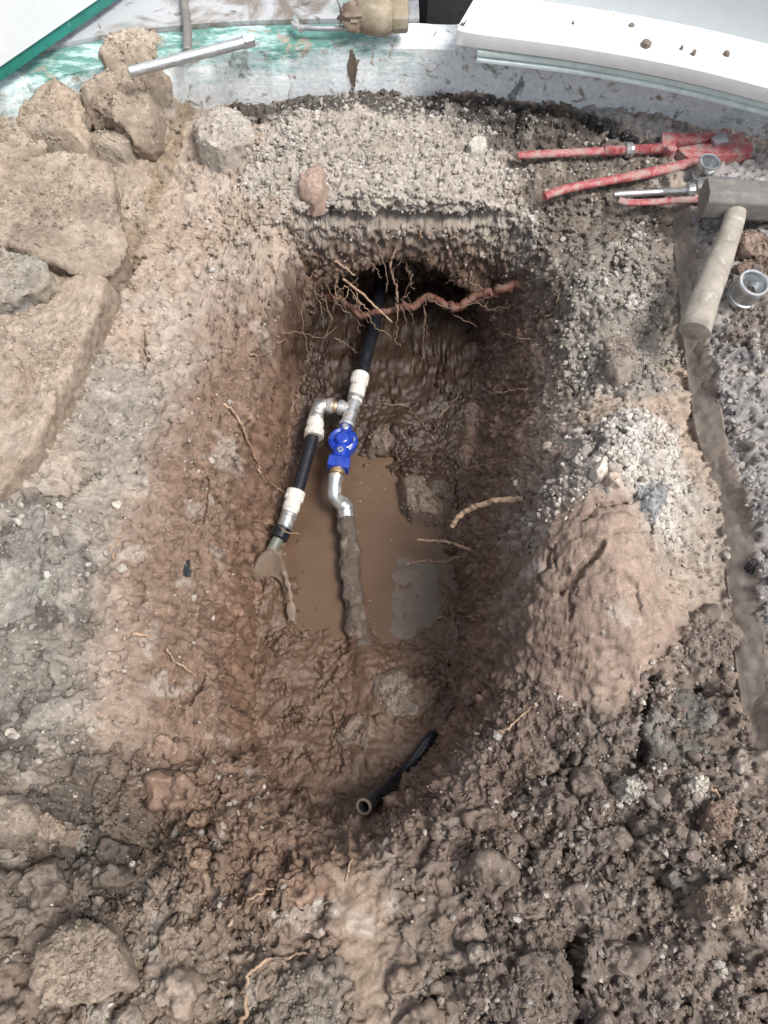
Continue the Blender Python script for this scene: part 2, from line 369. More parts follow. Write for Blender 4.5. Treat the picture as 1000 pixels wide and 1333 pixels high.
# zones -----------------------------------------------------------
nz1 = fbm(X * 6, Y * 6, None, 5, 50) * .05; nz2 = fbm(X * 22, Y * 22, None, 4, 60)
def zone(pts, wd=.03, z=0.0, k=1.0):
    return ss(-wd, wd, sdist(X, Y, PP(pts, z)) + nz1 * k + nz2 * .02 * k) * core
z_gravF = zone([(345, 140), (400, 128), (560, 126), (640, 180), (705, 285), (650, 290), (520, 278), (400, 275), (320, 240)], .02)
z_darkF = zone([(540, 118), (760, 150), (870, 178), (880, 500), (830, 480), (762, 480), (690, 320), (650, 210), (560, 165)], .03)
z_whtF = zone([(760, 140), (880, 160), (1200, 230), (1200, 250), (900, 250), (865, 200)], .02, 0, .5)
z_tarF = zone([(300, 105), (420, 118), (560, 118), (700, 140), (700, 168), (560, 150), (430, 140), (330, 165), (290, 165)], .012, 0, .5)
z_gravR = zone([(775, 300), (868, 290), (905, 480), (830, 505), (750, 470), (740, 400)], .03)
z_mndG = zone([(715, 600), (760, 540), (820, 510), (882, 520), (896, 600), (898, 700), (860, 700), (800, 645), (760, 680), (695, 690)], .025, .03)
z_mndB = zone([(655, 730), (700, 680), (770, 640), (850, 690), (890, 770), (870, 850), (800, 900), (740, 870), (662, 810)], .03, .04)
z_asR = ss(.030, .038, dR + nz_s) * core * np.maximum(fadeR, .2)
z_asL = ss(.0, .03, dL) * core * fadeL
z_grayL = zone([(-200, 600), (60, 640), (110, 700), (110, 880), (60, 1010), (-200, 1100)], .05)
z_grayL2 = zone([(100, 430), (200, 440), (190, 560), (130, 700), (60, 700), (70, 560)], .04)
z_darkL = zone([(-200, 990), (60, 980), (130, 950), (250, 960), (230, 1080), (190, 1140), (120, 1210), (-200, 1230)], .05)
z_botM = zone([(240, 960), (330, 1040), (430, 1100), (480, 1130), (520, 1500), (-300, 1500), (-200, 1230), (150, 1180)], .05)
z_dkR = zone([(490, 1085), (560, 1000), (620, 900), (700, 850), (800, 880), (960, 800), (1000, 1030), (1250, 1200), (1250, 1600), (600, 1600), (540, 1200)], .08, -.04, 1.6)
z_tanBR = zone([(870, 1030), (1000, 1020), (1300, 1100), (1300, 1400), (900, 1400), (850, 1200)], .05)
z_wetB = zone([(428, 1140), (470, 1128), (500, 1165), (512, 1215), (498, 1270), (520, 1330), (545, 1400), (455, 1400), (452, 1310), (438, 1240)], .02, -.05, .45)
z_wetC = zone([(480, 1150), (520, 1125), (585, 1140), (625, 1190), (600, 1260), (580, 1330), (600, 1420), (500, 1420), (490, 1300)], .03, -.05, .8) * (1 - z_wetB)
z_slopeL = ss(-.19, -.05, s0 + nz1 * .7 + nz2 * .02) * core * ss(.04, -.10, X + nz1) * ss(1.38, 1.1, Y)
# relief ----------------------------------------------------------
f1, f2, ca = worley(X * 24 + nz2 * .35, Y * 24 + nz1 * 6, 3); big = np.sqrt(np.clip(1 - f1 * f1 * 1.15, 0, 1)) * (.3 + ca) * ss(0, .25, f2 - f1)
g1_, g2_, cb = worley(X * 70 + nz2 * .5, Y * 70 - nz2 * .5, 4); mid = np.sqrt(np.clip(1 - g1_ * g1_ * 1.2, 0, 1)) * (.25 + cb) * ss(0, .22, g2_ - g1_)
lump = np.clip(.10 + .75 * z_botM + .8 * z_dkR * .8 + .8 * z_darkL + .35 * z_grayL + .25 * z_asR + .3 * z_darkF + .2 * z_gravR, 0, 1) * (1 - .85 * strip) * (1 - .8 * z_mndB) * (1 - .85 * z_wetB) * (1 - .7 * z_wetC) * (1 - .75 * z_asL * .7)
brS = ss(-.14, -.01, s0 + nz1 * .5) * (X > .02) * ss(.95, .7, Y) * core
lump *= (1 - .75 * ss(.02, .15, hole)) * (1 - .6 * brS)
patch = ss(-.15, .25, fbm(X * 5, Y * 5, None, 3, 70)) * .85 + .15
def billow(f, sd):
    wx = X + fbm(X * f * .7, Y * f * .7, None, 2, sd + 5) * .35 / f; wy = Y + fbm(X * f * .7 + 9, Y * f * .7, None, 2, sd + 7) * .35 / f
    return np.abs(perlin(wx * f, wy * f, None, sd)) * 2
bl = billow(8, 401) * .058 + billow(19, 411) * .038 + billow(45, 421) * .014 + billow(115, 431) * .0045
Z += core * lump * ((bl - .038) * (.45 + .55 * patch) + big * .008 * patch)
Z += core * .35 * (1 - lump) * (1 - .85 * strip) * (1 - ss(.05, .2, hole)) * (billow(60, 441) * .008 + billow(130, 451) * .004 - .004) * (1 - .6 * z_mndB) * (1 - .5 * z_slopeL)
Z += core * fbm(X * 5, Y * 5, None, 3, 80) * .016 * (1 - .6 * z_wetB) * (1 - .8 * strip) * (1 - .6 * hole)
Z += core * fbm(X * 24, Y * 24, None, 4, 90) * (.0075 - .005 * strip - .003 * z_asL + .003 * z_dkR) * (1 - .3 * hole) * (1 - .75 * z_wetB)
fl_p = ss(-.05, .25, fbm(X * 13, Y * 13, None, 3, 95)); inF = ss(0, .03, s2) * core
Z += inF * ((billow(34, 461) * .012 + billow(80, 471) * .007 - .007) * fl_p - fbm(X * 24, Y * 24, None, 2, 90) * .004)
mp = smooth_poly(PP([(664, 730), (690, 670), (712, 600), (760, 540), (830, 512), (880, 530), (892, 640), (878, 760), (868, 840), (805, 895), (745, 868), (664, 818)], .04), 1)
smd = sdist(X, Y, mp) + nz1 * .25 + nz2 * .012
mnd = ss(-.004, .045, smd) * core; Z += .034 * mnd * (1 - .6 * hole)
# thin cracks ------------------------------------------------------
def crack(pts, z, wd, dep):
    p = PP(pts, z); c0 = p.mean(0); r = np.abs(p - c0).max() + .05
    k = (np.abs(X - c0[0]) < r) & (np.abs(Y - c0[1]) < r); d = seg_dist(X[k] + nz2[k] * .007, Y[k] + nz1[k] * .15, p)
    Z[k] -= dep * np.exp(-(d / wd) ** 2)
for a in [([(728, 770), (755, 752), (775, 728)], .05, .004, .02), ([(738, 768), (742, 800)], .05, .003, .012), ([(720, 720), (722, 748), (733, 752)], .05, .003, .010), ([(690, 760), (712, 742), (716, 720)], .05, .003, .012), ([(750, 690), (772, 672), (800, 668), (822, 655)], .05, .004, .015), ([(800, 760), (826, 778), (830, 800)], .05, .003, .010), ([(700, 820), (730, 832), (760, 826)], .04, .003, .010), ([(770, 548), (778, 575), (772, 592)], .05, .006, .03), ([(802, 560), (812, 575)], .05, .005, .02), ([(860, 655), (845, 690), (850, 715)], .05, .004, .02), ([(790, 715), (836, 700)], .04, .003, .01), ([(846, 885), (845, 930), (838, 985)], -.05, .006, .05), ([(440, 75), (440, 90)], 0, .003, .01),
          ([(262, 610), (255, 660)], -.08, .003, .012), ([(185, 430), (183, 470)], -.05, .003, .03), ([(120, 610), (85, 650), (65, 660)], -.04, .006, .03), ([(640, 885), (620, 900)], -.15, .004, .02), ([(750, 1225), (752, 1333)], -.03, .006, .05), ([(575, 1270), (560, 1310)], -.05, .006, .04), ([(20, 450), (35, 520), (25, 560)], .02, .003, .008),
          ([(240, 905), (255, 870)], -.09, .005, .02), ([(590, 850), (600, 890), (585, 930)], -.36, .006, .03), ([(745, 985), (720, 1010)], -.07, .004, .02), ([(905, 470), (950, 520), (975, 600)], .0, .010, .018), ([(700, 1080), (690, 1110)], -.05, .004, .02), ([(-40, 316), (20, 321), (60, 329), (76, 348)], .02, .010, .06), ([(95, 348), (150, 340), (165, 310)], .02, .009, .05), ([(100, 165), (108, 190), (125, 198)], .02, .014, .06), ([(-20, 206), (50, 200), (100, 200)], .02, .008, .04), ([(0, 400), (40, 392), (65, 378)], .02, .008, .03), ([(372, 277), (450, 279), (560, 281), (650, 285)], -.01, .004, .02)]:
    crack(*a)
Pv = np.stack([X, Y, Z], 1)
# the cave under the far edge: wall and floor pushed back beneath the slab
arch = ss(1.15, .65, np.sqrt(((Pv[:, 0] - .035) / .235) ** 2 + (np.clip(Pv[:, 2] + .46, 0, 9) / .275) ** 2))
wide = ss(1.2, .6, np.sqrt(((Pv[:, 0] - .03) / .33) ** 2 + (np.clip(Pv[:, 2] + .40, 0, 9) / .36) ** 2))
yr = ss(1.22, 1.41, Pv[:, 1]) * (Pv[:, 1] < 1.47) * (Pv[:, 2] < -.02)
under = ss(-.010, -.022, Pv[:, 2]) * ss(-.055, -.036, Pv[:, 2]) * ss(.235, .17, np.abs(Pv[:, 0] - .04))
Pv[:, 1] += yr * (arch * .32 + under * .03)
def grid_normals(Pg):
    A = Pg.reshape(NY, NX, 3); du = np.gradient(A, axis=1); dv = np.gradient(A, axis=0)
    n = np.cross(du, dv).reshape(-1, 3); return n / (np.linalg.norm(n, axis=1, keepdims=True) + 1e-12)
nr = grid_normals(Pv); steep = 1 - np.clip(nr[:, 2], 0, 1)
ci = np.where(core)[0]; q = Pv[ci]
wallamp = np.clip(.25 + 1.6 * hole[ci] * (1 - .6 * (s2[ci] > .03)), 0, 1.4)
d1 = fbm(q[:, 0] * 16, q[:, 1] * 16, q[:, 2] * 16, 3, 100) * .010 * wallamp * ss(.05, .25, hole[ci])
d2 = fbm(q[:, 0] * 75, q[:, 1] * 75, q[:, 2] * 75, 3, 110) * .0058 * (1 - .85 * strip[ci]) * (1 - .5 * z_wetB[ci]) * (1 - .6 * z_mndB[ci]) * (1 - .35 * z_slopeL[ci]) * (1 - .45 * ss(0, .03, s2[ci]))
d2 += fbm(q[:, 0] * 70, q[:, 1] * 9, q[:, 2] * 9, 3, 117) * .006 * z_slopeL[ci] * (1 - ss(0, .02, s2[ci]))
stp = ss(.25, .75, steep[ci]); d2 *= 1 + 1.3 * stp; d1 = d1 + fbm(q[:, 0] * 36, q[:, 1] * 36, q[:, 2] * 36, 3, 105) * .009 * stp
pit = fbm(q[:, 0] * 55, q[:, 1] * 55, q[:, 2] * 55, 4, 115); d2 -= ss(.12, .5, pit) * .010 * (1 - .9 * strip[ci]) * (.35 + .65 * ss(.3, .1, hole[ci])) * (1 - .75 * z_mndB[ci]) * (1 - .8 * z_wetB[ci]) * (1 - .6 * inF[ci])
rid = (1 - np.abs(perlin(q[:, 0] * 42, q[:, 1] * 42, q[:, 2] * 42, 120)) * 2.2); d3 = -np.clip(rid - .55, 0, 1) * .009 * ss(.1, .3, hole[ci]) * ss(.6, -.2, s2[ci] * 20)
Pv[ci] += nr[ci] * (d1 + d2 + d3)[:, None]
# colour -----------------------------------------------------------
def lerp(c, col, k): return c + (np.array(col)[None, :] - c) * k[:, None]
C = np.tile(np.array([[.345, .280, .228]]), (len(X), 1)); wet = np.zeros(len(X)) + .12
C = lerp(C, (.33, .30, .265), ss(-.2, .5, fbm(X * 4, Y * 4, None, 3, 130)) * .6)
C = lerp(C, (.30, .25, .20), z_asL * .9)
C = lerp(C, (.20, .185, .165), z_grayL * .9); C = lerp(C, (.23, .215, .19), z_grayL2 * .75)
dkn = ss(.05, .35, fbm(X * 11, Y * 11, None, 4, 180)); C = lerp(C, (.075, .066, .057), z_grayL * dkn * .8); C = lerp(C, (.105, .085, .069), z_darkL * .88); C = lerp(C, (.05, .043, .037), z_darkL * dkn * .7); C = lerp(C, (.175, .138, .108), z_botM * .85)
C = lerp(C, (.122, .097, .081), z_dkR * .92); C = lerp(C, (.19, .155, .13), z_tanBR * .75)
C = lerp(C, (.135, .116, .10), z_darkF * .9); C = lerp(C, (.07, .06, .053), z_darkF * ss(1.58, 1.68, Y + nz1) * .8); C = lerp(C, (.36, .335, .30), z_gravF * .85)
C = lerp(C, (.40, .39, .385), z_whtF * .9); C = lerp(C, (.03, .028, .027), z_tarF * .85)
C = lerp(C, (.255, .24, .215), z_gravR * .85); C = lerp(C, (.46, .445, .42), z_mndG * .95); C = lerp(C, (.295, .225, .182), z_mndB * .95); C = lerp(C, (.145, .103, .082), brS * .75)
aR = fbm(X * 9, Y * 9, None, 4, 140)
C = lerp(C, (.275, .265, .265), z_asR * .95); C = lerp(C, (.07, .07, .075), z_asR * ss(.28, .46, aR) * .6); C = lerp(C, (.165, .132, .106), z_asR * ss(-.02, .22, fbm(X * 5, Y * 5, None, 3, 150)) * .75)
C = lerp(C, (.20, .168, .142), strip * .95); C = lerp(C, (.235, .185, .13), stripL * .8)
C = lerp(C, (.165, .108, .076), z_slopeL * .92 * (1 - .6 * z_gravF))
wall = ss(.0, .42, hole + nz2 * .06 + nz1 * 1.2)
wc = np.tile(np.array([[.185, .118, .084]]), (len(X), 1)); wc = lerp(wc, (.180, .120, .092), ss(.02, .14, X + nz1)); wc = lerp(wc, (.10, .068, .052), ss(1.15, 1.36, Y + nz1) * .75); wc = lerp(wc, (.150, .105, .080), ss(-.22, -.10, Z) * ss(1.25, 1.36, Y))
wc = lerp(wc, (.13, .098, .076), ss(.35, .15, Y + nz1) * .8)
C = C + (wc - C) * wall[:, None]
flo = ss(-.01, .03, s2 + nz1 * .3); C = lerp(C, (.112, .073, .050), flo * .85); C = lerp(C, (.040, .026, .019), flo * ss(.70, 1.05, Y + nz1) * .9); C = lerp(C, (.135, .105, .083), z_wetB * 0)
C = lerp(C, (.155, .12, .094), z_wetC * .85); C = lerp(C, (.25, .19, .14), z_wetB * .95)
shore = ss(.028, .004, np.abs(Z + .474)) * flo * ss(1.12, .95, Y); C = lerp(C, (.112, .071, .047), shore * .9)
C *= (1 + .20 * fbm(X * 40, Y * 40, None, 3, 160))[:, None]
C = C * (1 - .0)
pale = fbm(X * 14, Y * 14, None, 3, 170); C = lerp(C, (.40, .37, .33), ss(.28, .55, pale) * (1 - wall) * .45 * (1 - z_dkR * .6) * (1 - strip))
wet = wet + .35 * wall + .55 * flo + .5 * z_wetB + .3 * z_wetC + .25 * strip + .12 * z_dkR - .1 * z_asL + .1 * z_slopeL
wet = np.clip(wet + .15 * nz2 + .3 * shore + .20 * z_botM + .12 * z_dkR + .14 * z_darkL + .15 * brS + .12 * wall, 0, .95)
C = np.clip(C, .012, .8)
idx = np.arange(NX * NY).reshape(NY, NX)
F = np.stack([idx[:-1, :-1], idx[:-1, 1:], idx[1:, 1:], idx[1:, :-1]], -1).reshape(-1, 4)
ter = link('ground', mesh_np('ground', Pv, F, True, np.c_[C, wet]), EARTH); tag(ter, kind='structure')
# coarse copy of the ground for placing things on it
st = 3
sub = np.ix_(np.arange(0, NY, st), np.arange(0, NX, st)); si = idx[sub]; ok_ = core[si]
vv = Pv[si.ravel()]; m_, n_ = si.shape; ii = np.arange(m_ * n_).reshape(m_, n_)
ff = np.stack([ii[:-1, :-1], ii[:-1, 1:], ii[1:, 1:], ii[1:, :-1]], -1).reshape(-1, 4)
cc = ok_[:-1, :-1].ravel() & ok_[1:, 1:].ravel(); ff = ff[cc]
BVH = BVHTree.FromPolygons(vv.tolist(), ff.tolist())
EYE = Vector((0, 0, CAMH))
def hit(px, py):
    d = Vector(ray(px, py)).normalized(); r = BVH.ray_cast(EYE, d)
    if r[0] is None: p = Vector(P(px, py, 0)); return p, Vector((0, 0, 1))
    n = r[1]
    if n.dot(d) > 0: n = -n
    return r[0], n
def on(px, py, off=0.0):
    p, n = hit(px, py); return p + n * off
def groundz(x, y):
    r = BVH.ray_cast(Vector((x, y, 1.0)), Vector((0, 0, -1))); return r[0].z if r[0] else 0.0
nrm = grid_normals(Pv)
# ------------------------------------------------------------------ opening shade, steel, plastic ...
M = {}
M['pe'] = mat('black_pipe_plastic', (.013, .014, .019), .24, dirt=((.20, .16, .13), .66, 60), var=.3)
M['white'] = mat('white_fitting_plastic', (.60, .58, .53), .45, dirt=((.27, .20, .15), .55, 50))
M['galv'] = mat('galvanised_steel', (.62, .64, .65), .36, .85, dirt=((.22, .165, .125), .53, 55), bump=.0006)
M['galv2'] = mat('galvanised_steel_bright', (.50, .52, .54), .36, .85, dirt=((.30, .265, .23), .56, 40))
M['brass'] = mat('brass', (.55, .40, .26), .38, .8, dirt=((.25, .18, .13), .6, 60))
M['blue'] = mat('blue_enamel', (.010, .042, .34), .28, dirt=((.10, .08, .075), .60, 45), coat=.4)
M['rust'] = mat('crusted_old_steel', (.085, .065, .052), .8, dirt=((.20, .15, .115), .52, 30), bump=.004, bscale=60)
M['greypipe'] = mat('grey_green_pipe', (.135, .145, .125), .45, dirt=((.22, .16, .12), .6, 40))
M['mud'] = mat('wet_mud', (.19, .145, .11), .6, bump=.003, bscale=90, dirt=((.27, .22, .17), .55, 25))
M['shard'] = mat('muddy_shard', (.19, .14, .105), .55, bump=.002, bscale=90, dirt=((.15, .12, .09), .5, 20))
M['red'] = mat('red_tool_paint', (.31, .065, .072), .55, dirt=((.34, .26, .235), .46, 40), scratch=((.42, .14, .14), .50, 70), bump=.0006)
M['hwood'] = mat('muddy_wood_handle', (.31, .28, .24), .7, dirt=((.19, .165, .14), .48, 14), bump=.0012, scratch=((.42, .39, .34), .56, 30))
M['hsteel'] = mat('mud_covered_hammer_steel', (.17, .16, .15), .65, .15, dirt=((.25, .23, .205), .52, 22), bump=.0015)
M['iron'] = mat('bare_tool_steel', (.45, .45, .46), .38, .8, dirt=((.40, .37, .33), .6, 40))
M['oldbrass'] = mat('muddy_brass', (.27, .225, .15), .6, .1, dirt=((.36, .31, .25), .46, 22), bump=.0015)
M['sheet'] = mat('white_sheet_metal', (.66, .70, .72), .38, dirt=((.62, .64, .63), .72, 9), var=.03)
M['leafwhite'] = mat('white_painted_ledge', (.70, .72, .72), .4, dirt=((.50, .47, .43), .68, 18), var=.06)
M['green'] = mat('green_enamel_strip', (.02, .20, .165), .45, dirt=((.35, .40, .38), .64, 30), var=.2)
M['railpaint'] = mat('pale_green_rail_paint', (.60, .70, .69), .45, dirt=((.30, .42, .40), .66, 30), scratch=((.45, .43, .40), .7, 50))
M['black'] = mat('opening_shade_black', (.010, .010, .011), .9)  # near-black puts the darkness inside recesses, slots and bores into the colour
M['scrap'] = mat('black_plastic_scrap', (.02, .025, .03), .3)
def kerb_mat():
    m = bpy.data.materials.new('painted_kerb_concrete'); m.use_nodes = True; t = m.node_tree; b = t.nodes['Principled BSDF']
    co = N(t, 'ShaderNodeNewGeometry').outputs['Position']; sx = N(t, 'ShaderNodeSeparateXYZ'); t.links.new(co, sx.inputs[0])
    mp_ = N(t, 'ShaderNodeMapping'); mp_.inputs['Scale'].default_value = (.38, 1, 1.7); t.links.new(co, mp_.inputs['Vector']); cs_ = mp_.outputs[0]
    n1 = noise(t, 17, 9, .74, .25, cs_); n2 = noise(t, 6, 5, .6, .4, cs_); n3 = noise(t, 90, 5, .7, 0, co); n4 = noise(t, 28, 6, .7, .8, co)
    c = mix(t, ramp(t, n2, .35, .65), (.72, .76, .78), (.80, .83, .85))
    # blue-green old paint: thick along the top, worn to specks lower down
    hz = N(t, 'ShaderNodeMapRange'); hz.inputs['From Min'].default_value = .02; hz.inputs['From Max'].default_value = .15; t.links.new(sx.outputs['Z'], hz.inputs['Value'])
    hx = N(t, 'ShaderNodeMapRange'); hx.inputs['From Min'].default_value = .12; hx.inputs['From Max'].default_value = -.05; t.links.new(sx.outputs['X'], hx.inputs['Value'])
    a = N(t, 'ShaderNodeMath', operation='MULTIPLY'); t.links.new(hz.outputs[0], a.inputs[0]); t.links.new(hx.outputs[0], a.inputs[1])
    s = N(t, 'ShaderNodeMath', operation='MULTIPLY_ADD'); t.links.new(a.outputs[0], s.inputs[0]); s.inputs[1].default_value = .34; t.links.new(n1, s.inputs[2])
    c = mix(t, ramp(t, s.outputs[0], .56, .72), c, (.36, .53, .52)); c = mix(t, ramp(t, s.outputs[0], .72, .79), c, (.10, .24, .205))
    c = mix(t, ramp(t, n4, .56, .64), c, (.33, .28, .225)); c = mix(t, ramp(t, noise(t, 8, 6, .7, .6, co), .60, .66), c, (.20, .24, .22))
    c = mix(t, 1.0, c, ramp(t, n3, .3, .7, (.8, .8, .8, 1), (1.15, 1.15, 1.15, 1)), 'MULTIPLY')
    t.links.new(c, b.inputs['Base Color']); b.inputs['Roughness'].default_value = .7
    bp = N(t, 'ShaderNodeBump', Strength=.6, Distance=.003); t.links.new(n3, bp.inputs['Height']); t.links.new(bp.outputs[0], b.inputs['Normal'])
    return m
M['kerb'] = kerb_mat()
def floor_mat():
    m = bpy.data.materials.new('wet_concrete_floor'); m.use_nodes = True; t = m.node_tree; b = t.nodes['Principled BSDF']
    co = N(t, 'ShaderNodeNewGeometry').outputs['Position']
    n1 = noise(t, 7, 7, .66, .8, co); n2 = noise(t, 22, 6, .7, .4, co); n3 = noise(t, 5, 5, .6, .3, co)
    c = mix(t, ramp(t, n1, .44, .56), (.40, .41, .43), (.19, .16, .135)); c = mix(t, ramp(t, n2, .58, .66), c, (.13, .11, .095)); c = mix(t, ramp(t, n3, .60, .7), c, (.22, .29, .26))
    t.links.new(c, b.inputs['Base Color']); t.links.new(ramp(t, n1, .4, .6, (.5, .5, .5, 1), (.25, .25, .25, 1)), b.inputs['Roughness'])
    bp = N(t, 'ShaderNodeBump', Strength=.5, Distance=.003); t.links.new(n2, bp.inputs['Height']); t.links.new(bp.outputs[0], b.inputs['Normal'])
    return m
M['floor'] = floor_mat()
def water_mat():
    m = bpy.data.materials.new('muddy_water'); m.use_nodes = True; t = m.node_tree; b = t.nodes['Principled BSDF']
    co = N(t, 'ShaderNodeNewGeometry').outputs['Position']
    c = mix(t, ramp(t, noise(t, 9, 4, .5, .6, co), .3, .7), (.105, .066, .043), (.135, .086, .058))
    t.links.new(c, b.inputs['Base Color']); b.inputs['Roughness'].default_value = .04; b.inputs['IOR'].default_value = 1.33
    bp = N(t, 'ShaderNodeBump', Strength=.15, Distance=.002); t.links.new(noise(t, 25, 2, .5, 0, co), bp.inputs['Height']); t.links.new(bp.outputs[0], b.inputs['Normal'])
    return m
M['water'] = water_mat()
def root_mat(name, a, b_):
    m = bpy.data.materials.new(name); m.use_nodes = True; t = m.node_tree; b = t.nodes['Principled BSDF']; co = N(t, 'ShaderNodeTexCoord').outputs['Object']
    c = mix(t, ramp(t, noise(t, 60, 6, .7, .5, co), .4, .62), a, b_); c = mix(t, ramp(t, noise(t, 25, 5, .7, .3, co), .52, .62), c, (.10, .07, .053))
    t.links.new(c, b.inputs['Base Color']); b.inputs['Roughness'].default_value = .65
    bp = N(t, 'ShaderNodeBump', Strength=.7, Distance=.0015); t.links.new(noise(t, 130, 5, .7, 0, co), bp.inputs['Height']); t.links.new(bp.outputs[0], b.inputs['Normal'])
    return m
M['rootpale'] = root_mat('pale_root', (.40, .28, .19), (.27, .175, .115)); M['rootred'] = root_mat('red_brown_root', (.10, .028, .02), (.14, .075, .048)); M['rootdark'] = root_mat('brown_root', (.16, .10, .07), (.22, .145, .10))

# ================================================================== KERB, FLOOR, GATE LEAVES
def arc(pts, z): return [Vector(P(a, b, z)) for a, b in pts]
def dense(path, k=6):
    p = np.array([list(v) for v in path]); n = len(p); out = []
    for i in range(n - 1):
        p0 = p[max(i - 1, 0)]; p1 = p[i]; p2 = p[i + 1]; p3 = p[min(i + 2, n - 1)]
        for j in range(k):
            t = j / k; out.append(.5 * (2 * p1 + (p2 - p0) * t + (2 * p0 - 5 * p1 + 4 * p2 - p3) * t * t + (3 * p1 - p0 - 3 * p2 + p3) * t ** 3))
    out.append(p[-1]); return [Vector(q) for q in out]
kp = dense(arc([(-170, 262), (-20, 205), (130, 158), (283, 136), (450, 130), (600, 132), (750, 149), (900, 171), (1000, 191), (1170, 232)], -.02), 8)
k = MB(); k.sweep(kp, [(0, -.12), (0, .128), (.006, .136), (.085, .136), (.085, -.12)])
kerb = k.build('kerb', M['kerb'], None, (0, 1.75, 0), disp=.0025, dscale=40, sub=1); tag(kerb, kind='structure')
xr = P(546, 20, .13)[0]; kb = []
for q in kp:
    if q.x < xr - .01: kb.append((q.x, q.y + .0))
for i_ in range(len(kb)):
    a = Vector(kp[max(i_ - 1, 0)]); e = Vector(kp[i_ + 1]) - a; e.normalize(); kb[i_] = (kp[i_].x - e.y * .088, kp[i_].y + e.x * .088)
kb = [(-2.6, kb[0][1] - .3)] + kb + [(xr, kb[-1][1])]
f = MB(); f.prism([Vector((x, y, -.02)) for x, y in kb] + [Vector((xr, 3.4, -.02)), Vector((-2.6, 3.4, -.02))], (0, 0, .146))
f.box((xr + .9, 3.02, .055), 1.8, .76, .141)
fl = f.build('floor', M['floor'], None, (0, 2.6, 0)); tag(fl, kind='structure')
f = MB(); f.box((xr + .9, 2.3, .0), 1.8, .62, .02); f.box((xr + .9, 2.625, .06), 1.8, .02, .12); f.box((xr + .012, 2.3, .06), .02, .60, .12); 
vd = f.build('floor_recess_shade', M['black'], None, (0, 2.2, 0)); tag(vd, kind='structure')
# right leaf: rail on the kerb, ledge above it, sheet above that
leaf = empty('gate_leaf', P(800, 95, .14), 'white metal gate leaf with mud specks standing on the kerb beside the dark gap', 'gate')
rp = dense(arc([(621, 77), (750, 93), (880, 117), (1000, 147), (1180, 196)], .137), 8)
r = MB(); r.sweep(rp, [(-.012, 0), (-.012, .008), (-.004, .010), (-.004, .013), (-.012, .015), (-.012, .026), (.0, .030), (.05, .030), (.05, 0)]); r.build('rail', M['railpaint'], leaf, bevel=.0012)
lp = dense(arc([(597, 52), (620, 57), (750, 75), (880, 99), (1000, 129), (1180, 178)], .170), 8)
r = MB(); r.sweep(lp, [(-.014, 0), (-.014, .030), (-.006, .037), (.105, .052), (.105, 0)]); ledge = r.build('ledge', M['leafwhite'], leaf, bevel=.002)
r = MB(); r.sweep([p + Vector((0, .02, .05)) for p in lp], [(.080, 0), (.080, 1.15), (.100, 1.15), (.100, 0)]); r.build('sheet_panel', M['sheet'], leaf)
for i, (px, py) in enumerate([(798, 17), (823, 30), (843, 52), (905, 64), (948, 66), (747, 26), (889, 58), (925, 40)]):
    c = Vector(P(px, py, .222)); rr = (.008, .007, .011, .005, .007, .003, .003, .004)[i]; m_ = MB()
    m_.lathe(c + Vector((0, 0, -.012)), c + Vector((0, 0, .02)), [(0, rr), (.0085, rr * .9), (.0105, rr * .5)], 9); m_.build('mud_spot', M['mud'], leaf, disp=.0015, dscale=120, sub=1)
# left leaf
ll = empty('gate_leaf', P(60, 50, .14), 'white sheet metal gate leaf with green bottom strip in the upper left corner', 'gate')
bp_ = [P(-130, 178, .175), P(0, 87, .175), P(127, 0, .175), P(330, -150, .175)]; bp_ = [Vector(x) for x in bp_]
r = MB(); r.sweep(bp_, [(-.0, 0), (-.0, 1.15), (.02, 1.15), (.02, 0)]); r.build('sheet_panel', M['sheet'], ll)
r = MB(); r.sweep([p + Vector((0, 0, -.030)) for p in bp_], [(.006, 0), (.006, .033), (.03, .033), (.03, 0)]); r.build('bottom_strip', M['green'], ll, bevel=.001)
for tt in (.25, .62, 1.2, 1.45, 1.66):
    i = int(tt); p = bp_[i].lerp(bp_[i + 1], tt - i) + Vector((0, 0, -.015)); d = (bp_[i + 1] - bp_[i]).normalized(); n_ = Vector((d.y, -d.x, 0)) if True else 0
    m_ = MB(); m_.box(p - Vector((-d.y, d.x, 0)) * -.008, (.002 if tt != .62 else .008), .0052, .027, (d, Vector((-d.y, d.x, 0)), Vector((0, 0, 1)))); m_.build('seam_or_slot_shade', M['green'] if tt != .62 else M['black'], ll)

